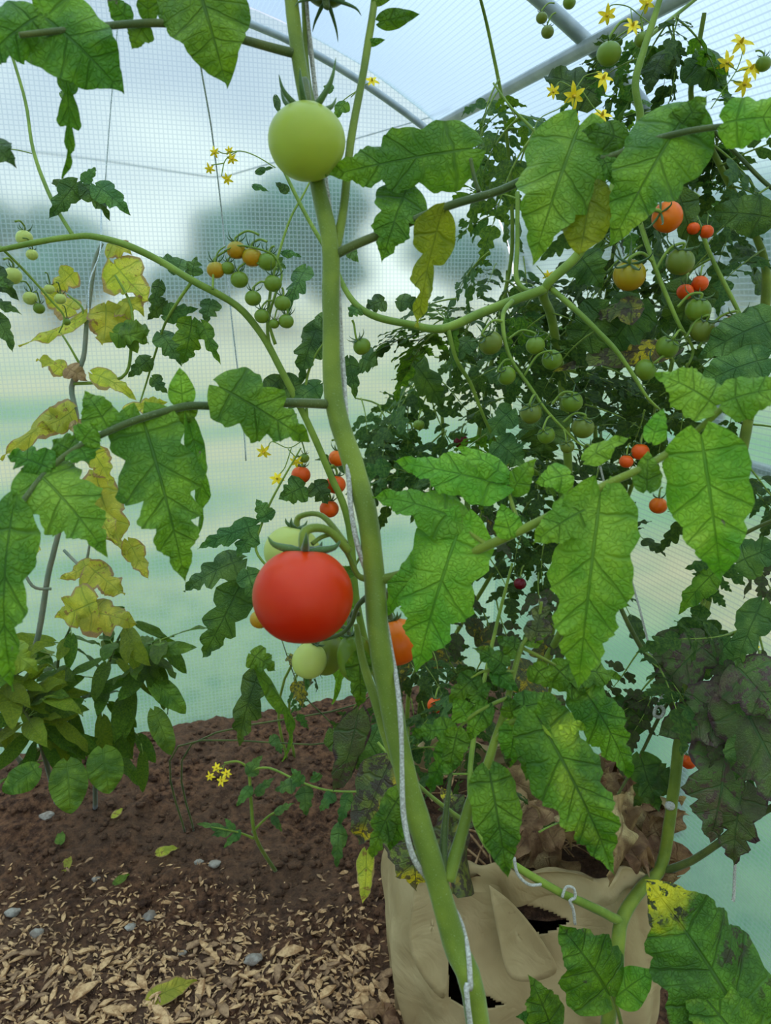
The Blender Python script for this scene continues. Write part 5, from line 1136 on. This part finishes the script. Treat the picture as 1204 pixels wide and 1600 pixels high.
g = G(128, 1262, .0); mb = MB(); mb.box((g.x, g.y, soilz(g.x, g.y) + .025), (.018, .0015, .06), Matrix.Rotation(.3, 3, 'X'))
tag(mb.build('plant_label', M['tag'], smooth=False), 'small white plastic plant label stuck in soil under the pepper plant', 'plant label')

# ------------------------------------------------------------------ small seedling tomato on the soil
gs = G(432, 1362, 0); gs.z = soilz(gs.x, gs.y) - .01
sp = thing('tomato_plant', 'small sprawling young tomato plant on the soil with tiny yellow flowers', 'tomato plant', gs)
s1 = [gs] + PP([(400, 1310, 1.58), (392, 1250, 1.55), (388, 1205, 1.54), (372, 1190, 1.53), (350, 1192, 1.53)])
STEM(sp, s1, [.0045, .004, .0035, .003, .002, .0015], 'stemgreen')
s2 = PP([(394, 1300, 1.57), (420, 1275, 1.54), (445, 1262, 1.52)]); STEM(sp, s2, [.003, .0025, .0015], 'stemgreen', 'side_shoot')
s3 = PP([(388, 1205, 1.54), (420, 1200, 1.5), (470, 1222, 1.45), (520, 1236, 1.4), (600, 1236, 1.35)]); STEM(sp, s3, [.0025, .0025, .0023, .002, .002], 'stemgreen', 'side_shoot')
s4 = PP([(396, 1310, 1.58), (370, 1300, 1.56), (330, 1292, 1.55)]); STEM(sp, s4, [.003, .002, .001], 'stemgreen', 'side_shoot')
for a in [(470, 1225, 1.44, 455, 1200, 1.44, 26), (475, 1230, 1.44, 478, 1275, 1.44, 30), (462, 1224, 1.44, 430, 1236, 1.45, 28), (495, 1220, 1.43, 490, 1205, 1.43, 24), (530, 1290, 1.38, 526, 1356, 1.38, 28), (520, 1240, 1.4, 500, 1268, 1.4, 24), (545, 1240, 1.4, 530, 1290, 1.4, 24),
          (388, 1210, 1.53, 410, 1180, 1.53, 26), (392, 1230, 1.54, 370, 1260, 1.54, 20), (375, 1300, 1.56, 350, 1325, 1.56, 16), (360, 1298, 1.56, 330, 1306, 1.56, 18), (350, 1296, 1.56, 305, 1288, 1.56, 14), (365, 1298, 1.56, 350, 1278, 1.56, 14), (430, 1270, 1.52, 460, 1255, 1.52, 16), (425, 1276, 1.53, 440, 1300, 1.53, 14), (400, 1240, 1.54, 430, 1215, 1.54, 20)]:
    FL(sp, *a, 'teal', 3, .3, nr=(0, .5), name='leaf', nt=18, nu=3)
CLUSTER(sp, [[(372, 1190), (350, 1195), (338, 1205)], [(350, 1195), (345, 1218)]], [(338, 1200, 9, (0, .2, 1)), (328, 1213, 8, (0, .2, 1)), (346, 1220, 9, (0, .2, 1)), (354, 1208, 9, (0, .2, 1))], 1.53)

# ------------------------------------------------------------------ strings
def STR(pts, r, label, mat='string'):
    mb = MB(); mb.tube(PP(pts), r, 6, 4, wob=.2); return tag(mb.build('string', M[mat]), label, 'string')
STR([(290, -60, 1.0), (312, 95, 1.1), (330, 200, 1.25), (346, 330, 1.4), (352, 400, 1.45), (362, 500, 1.5), (378, 640, 1.6), (384, 720, 1.65)], .0014, 'pale string hanging from the roof behind the cluster of turning tomatoes')
STR([(190, -40, 1.5), (182, 60, 1.55), (172, 180, 1.6), (164, 290, 1.65)], .0013, 'thin faint string hanging at upper left before the film')
STR([(160, 290, 1.42), (158, 340, 1.40), (156, 395, 1.37), (140, 440, 1.36), (138, 500, 1.36)], .0014, 'white string tied to the top of the withered stem')
STR([(930, 700, 1.3), (955, 800, 1.28), (972, 860, 1.27), (990, 920, 1.26), (1005, 975, 1.25), (1018, 1028, 1.24)], .0019, 'straight white string running down to the dark stem at right', 'twine')
STR([(1038, 1072, 1.18), (1034, 1082, 1.17), (1032, 1096, 1.17), (1024, 1106, 1.17), (1022, 1118, 1.17), (1032, 1120, 1.17), (1037, 1110, 1.17), (1030, 1100, 1.17), (1033, 1090, 1.165)], .0026, 'white knotted string loop hanging from the right stem', 'twine')
STR([(1155, 1270, 1.12), (1148, 1350, 1.12), (1146, 1400, 1.12), (1144, 1408, 1.12)], .0024, 'short white string with a frayed end hanging by the right wall', 'twine')
STR([(803, 1340, 1.055), (808, 1365, 1.055), (826, 1382, 1.06), (845, 1382, 1.065)], .0022, 'white string wrapped on the left end of the horizontal bag shoot', 'twine')
STR([(878, 1402, 1.07), (884, 1386, 1.072), (896, 1388, 1.07), (898, 1402, 1.07), (890, 1408, 1.07), (895, 1420, 1.075), (898, 1444, 1.08)], .0022, 'white string tied round the middle of the horizontal bag shoot', 'twine')
mb = MB(); ico(mb, P(1046, 1259, 1.185), .008, 2, .1, 2, (1, 1, .8)); tag(mb.build('clip', M['twine']), 'small round white plant clip on the thick right stem', 'plant clip')
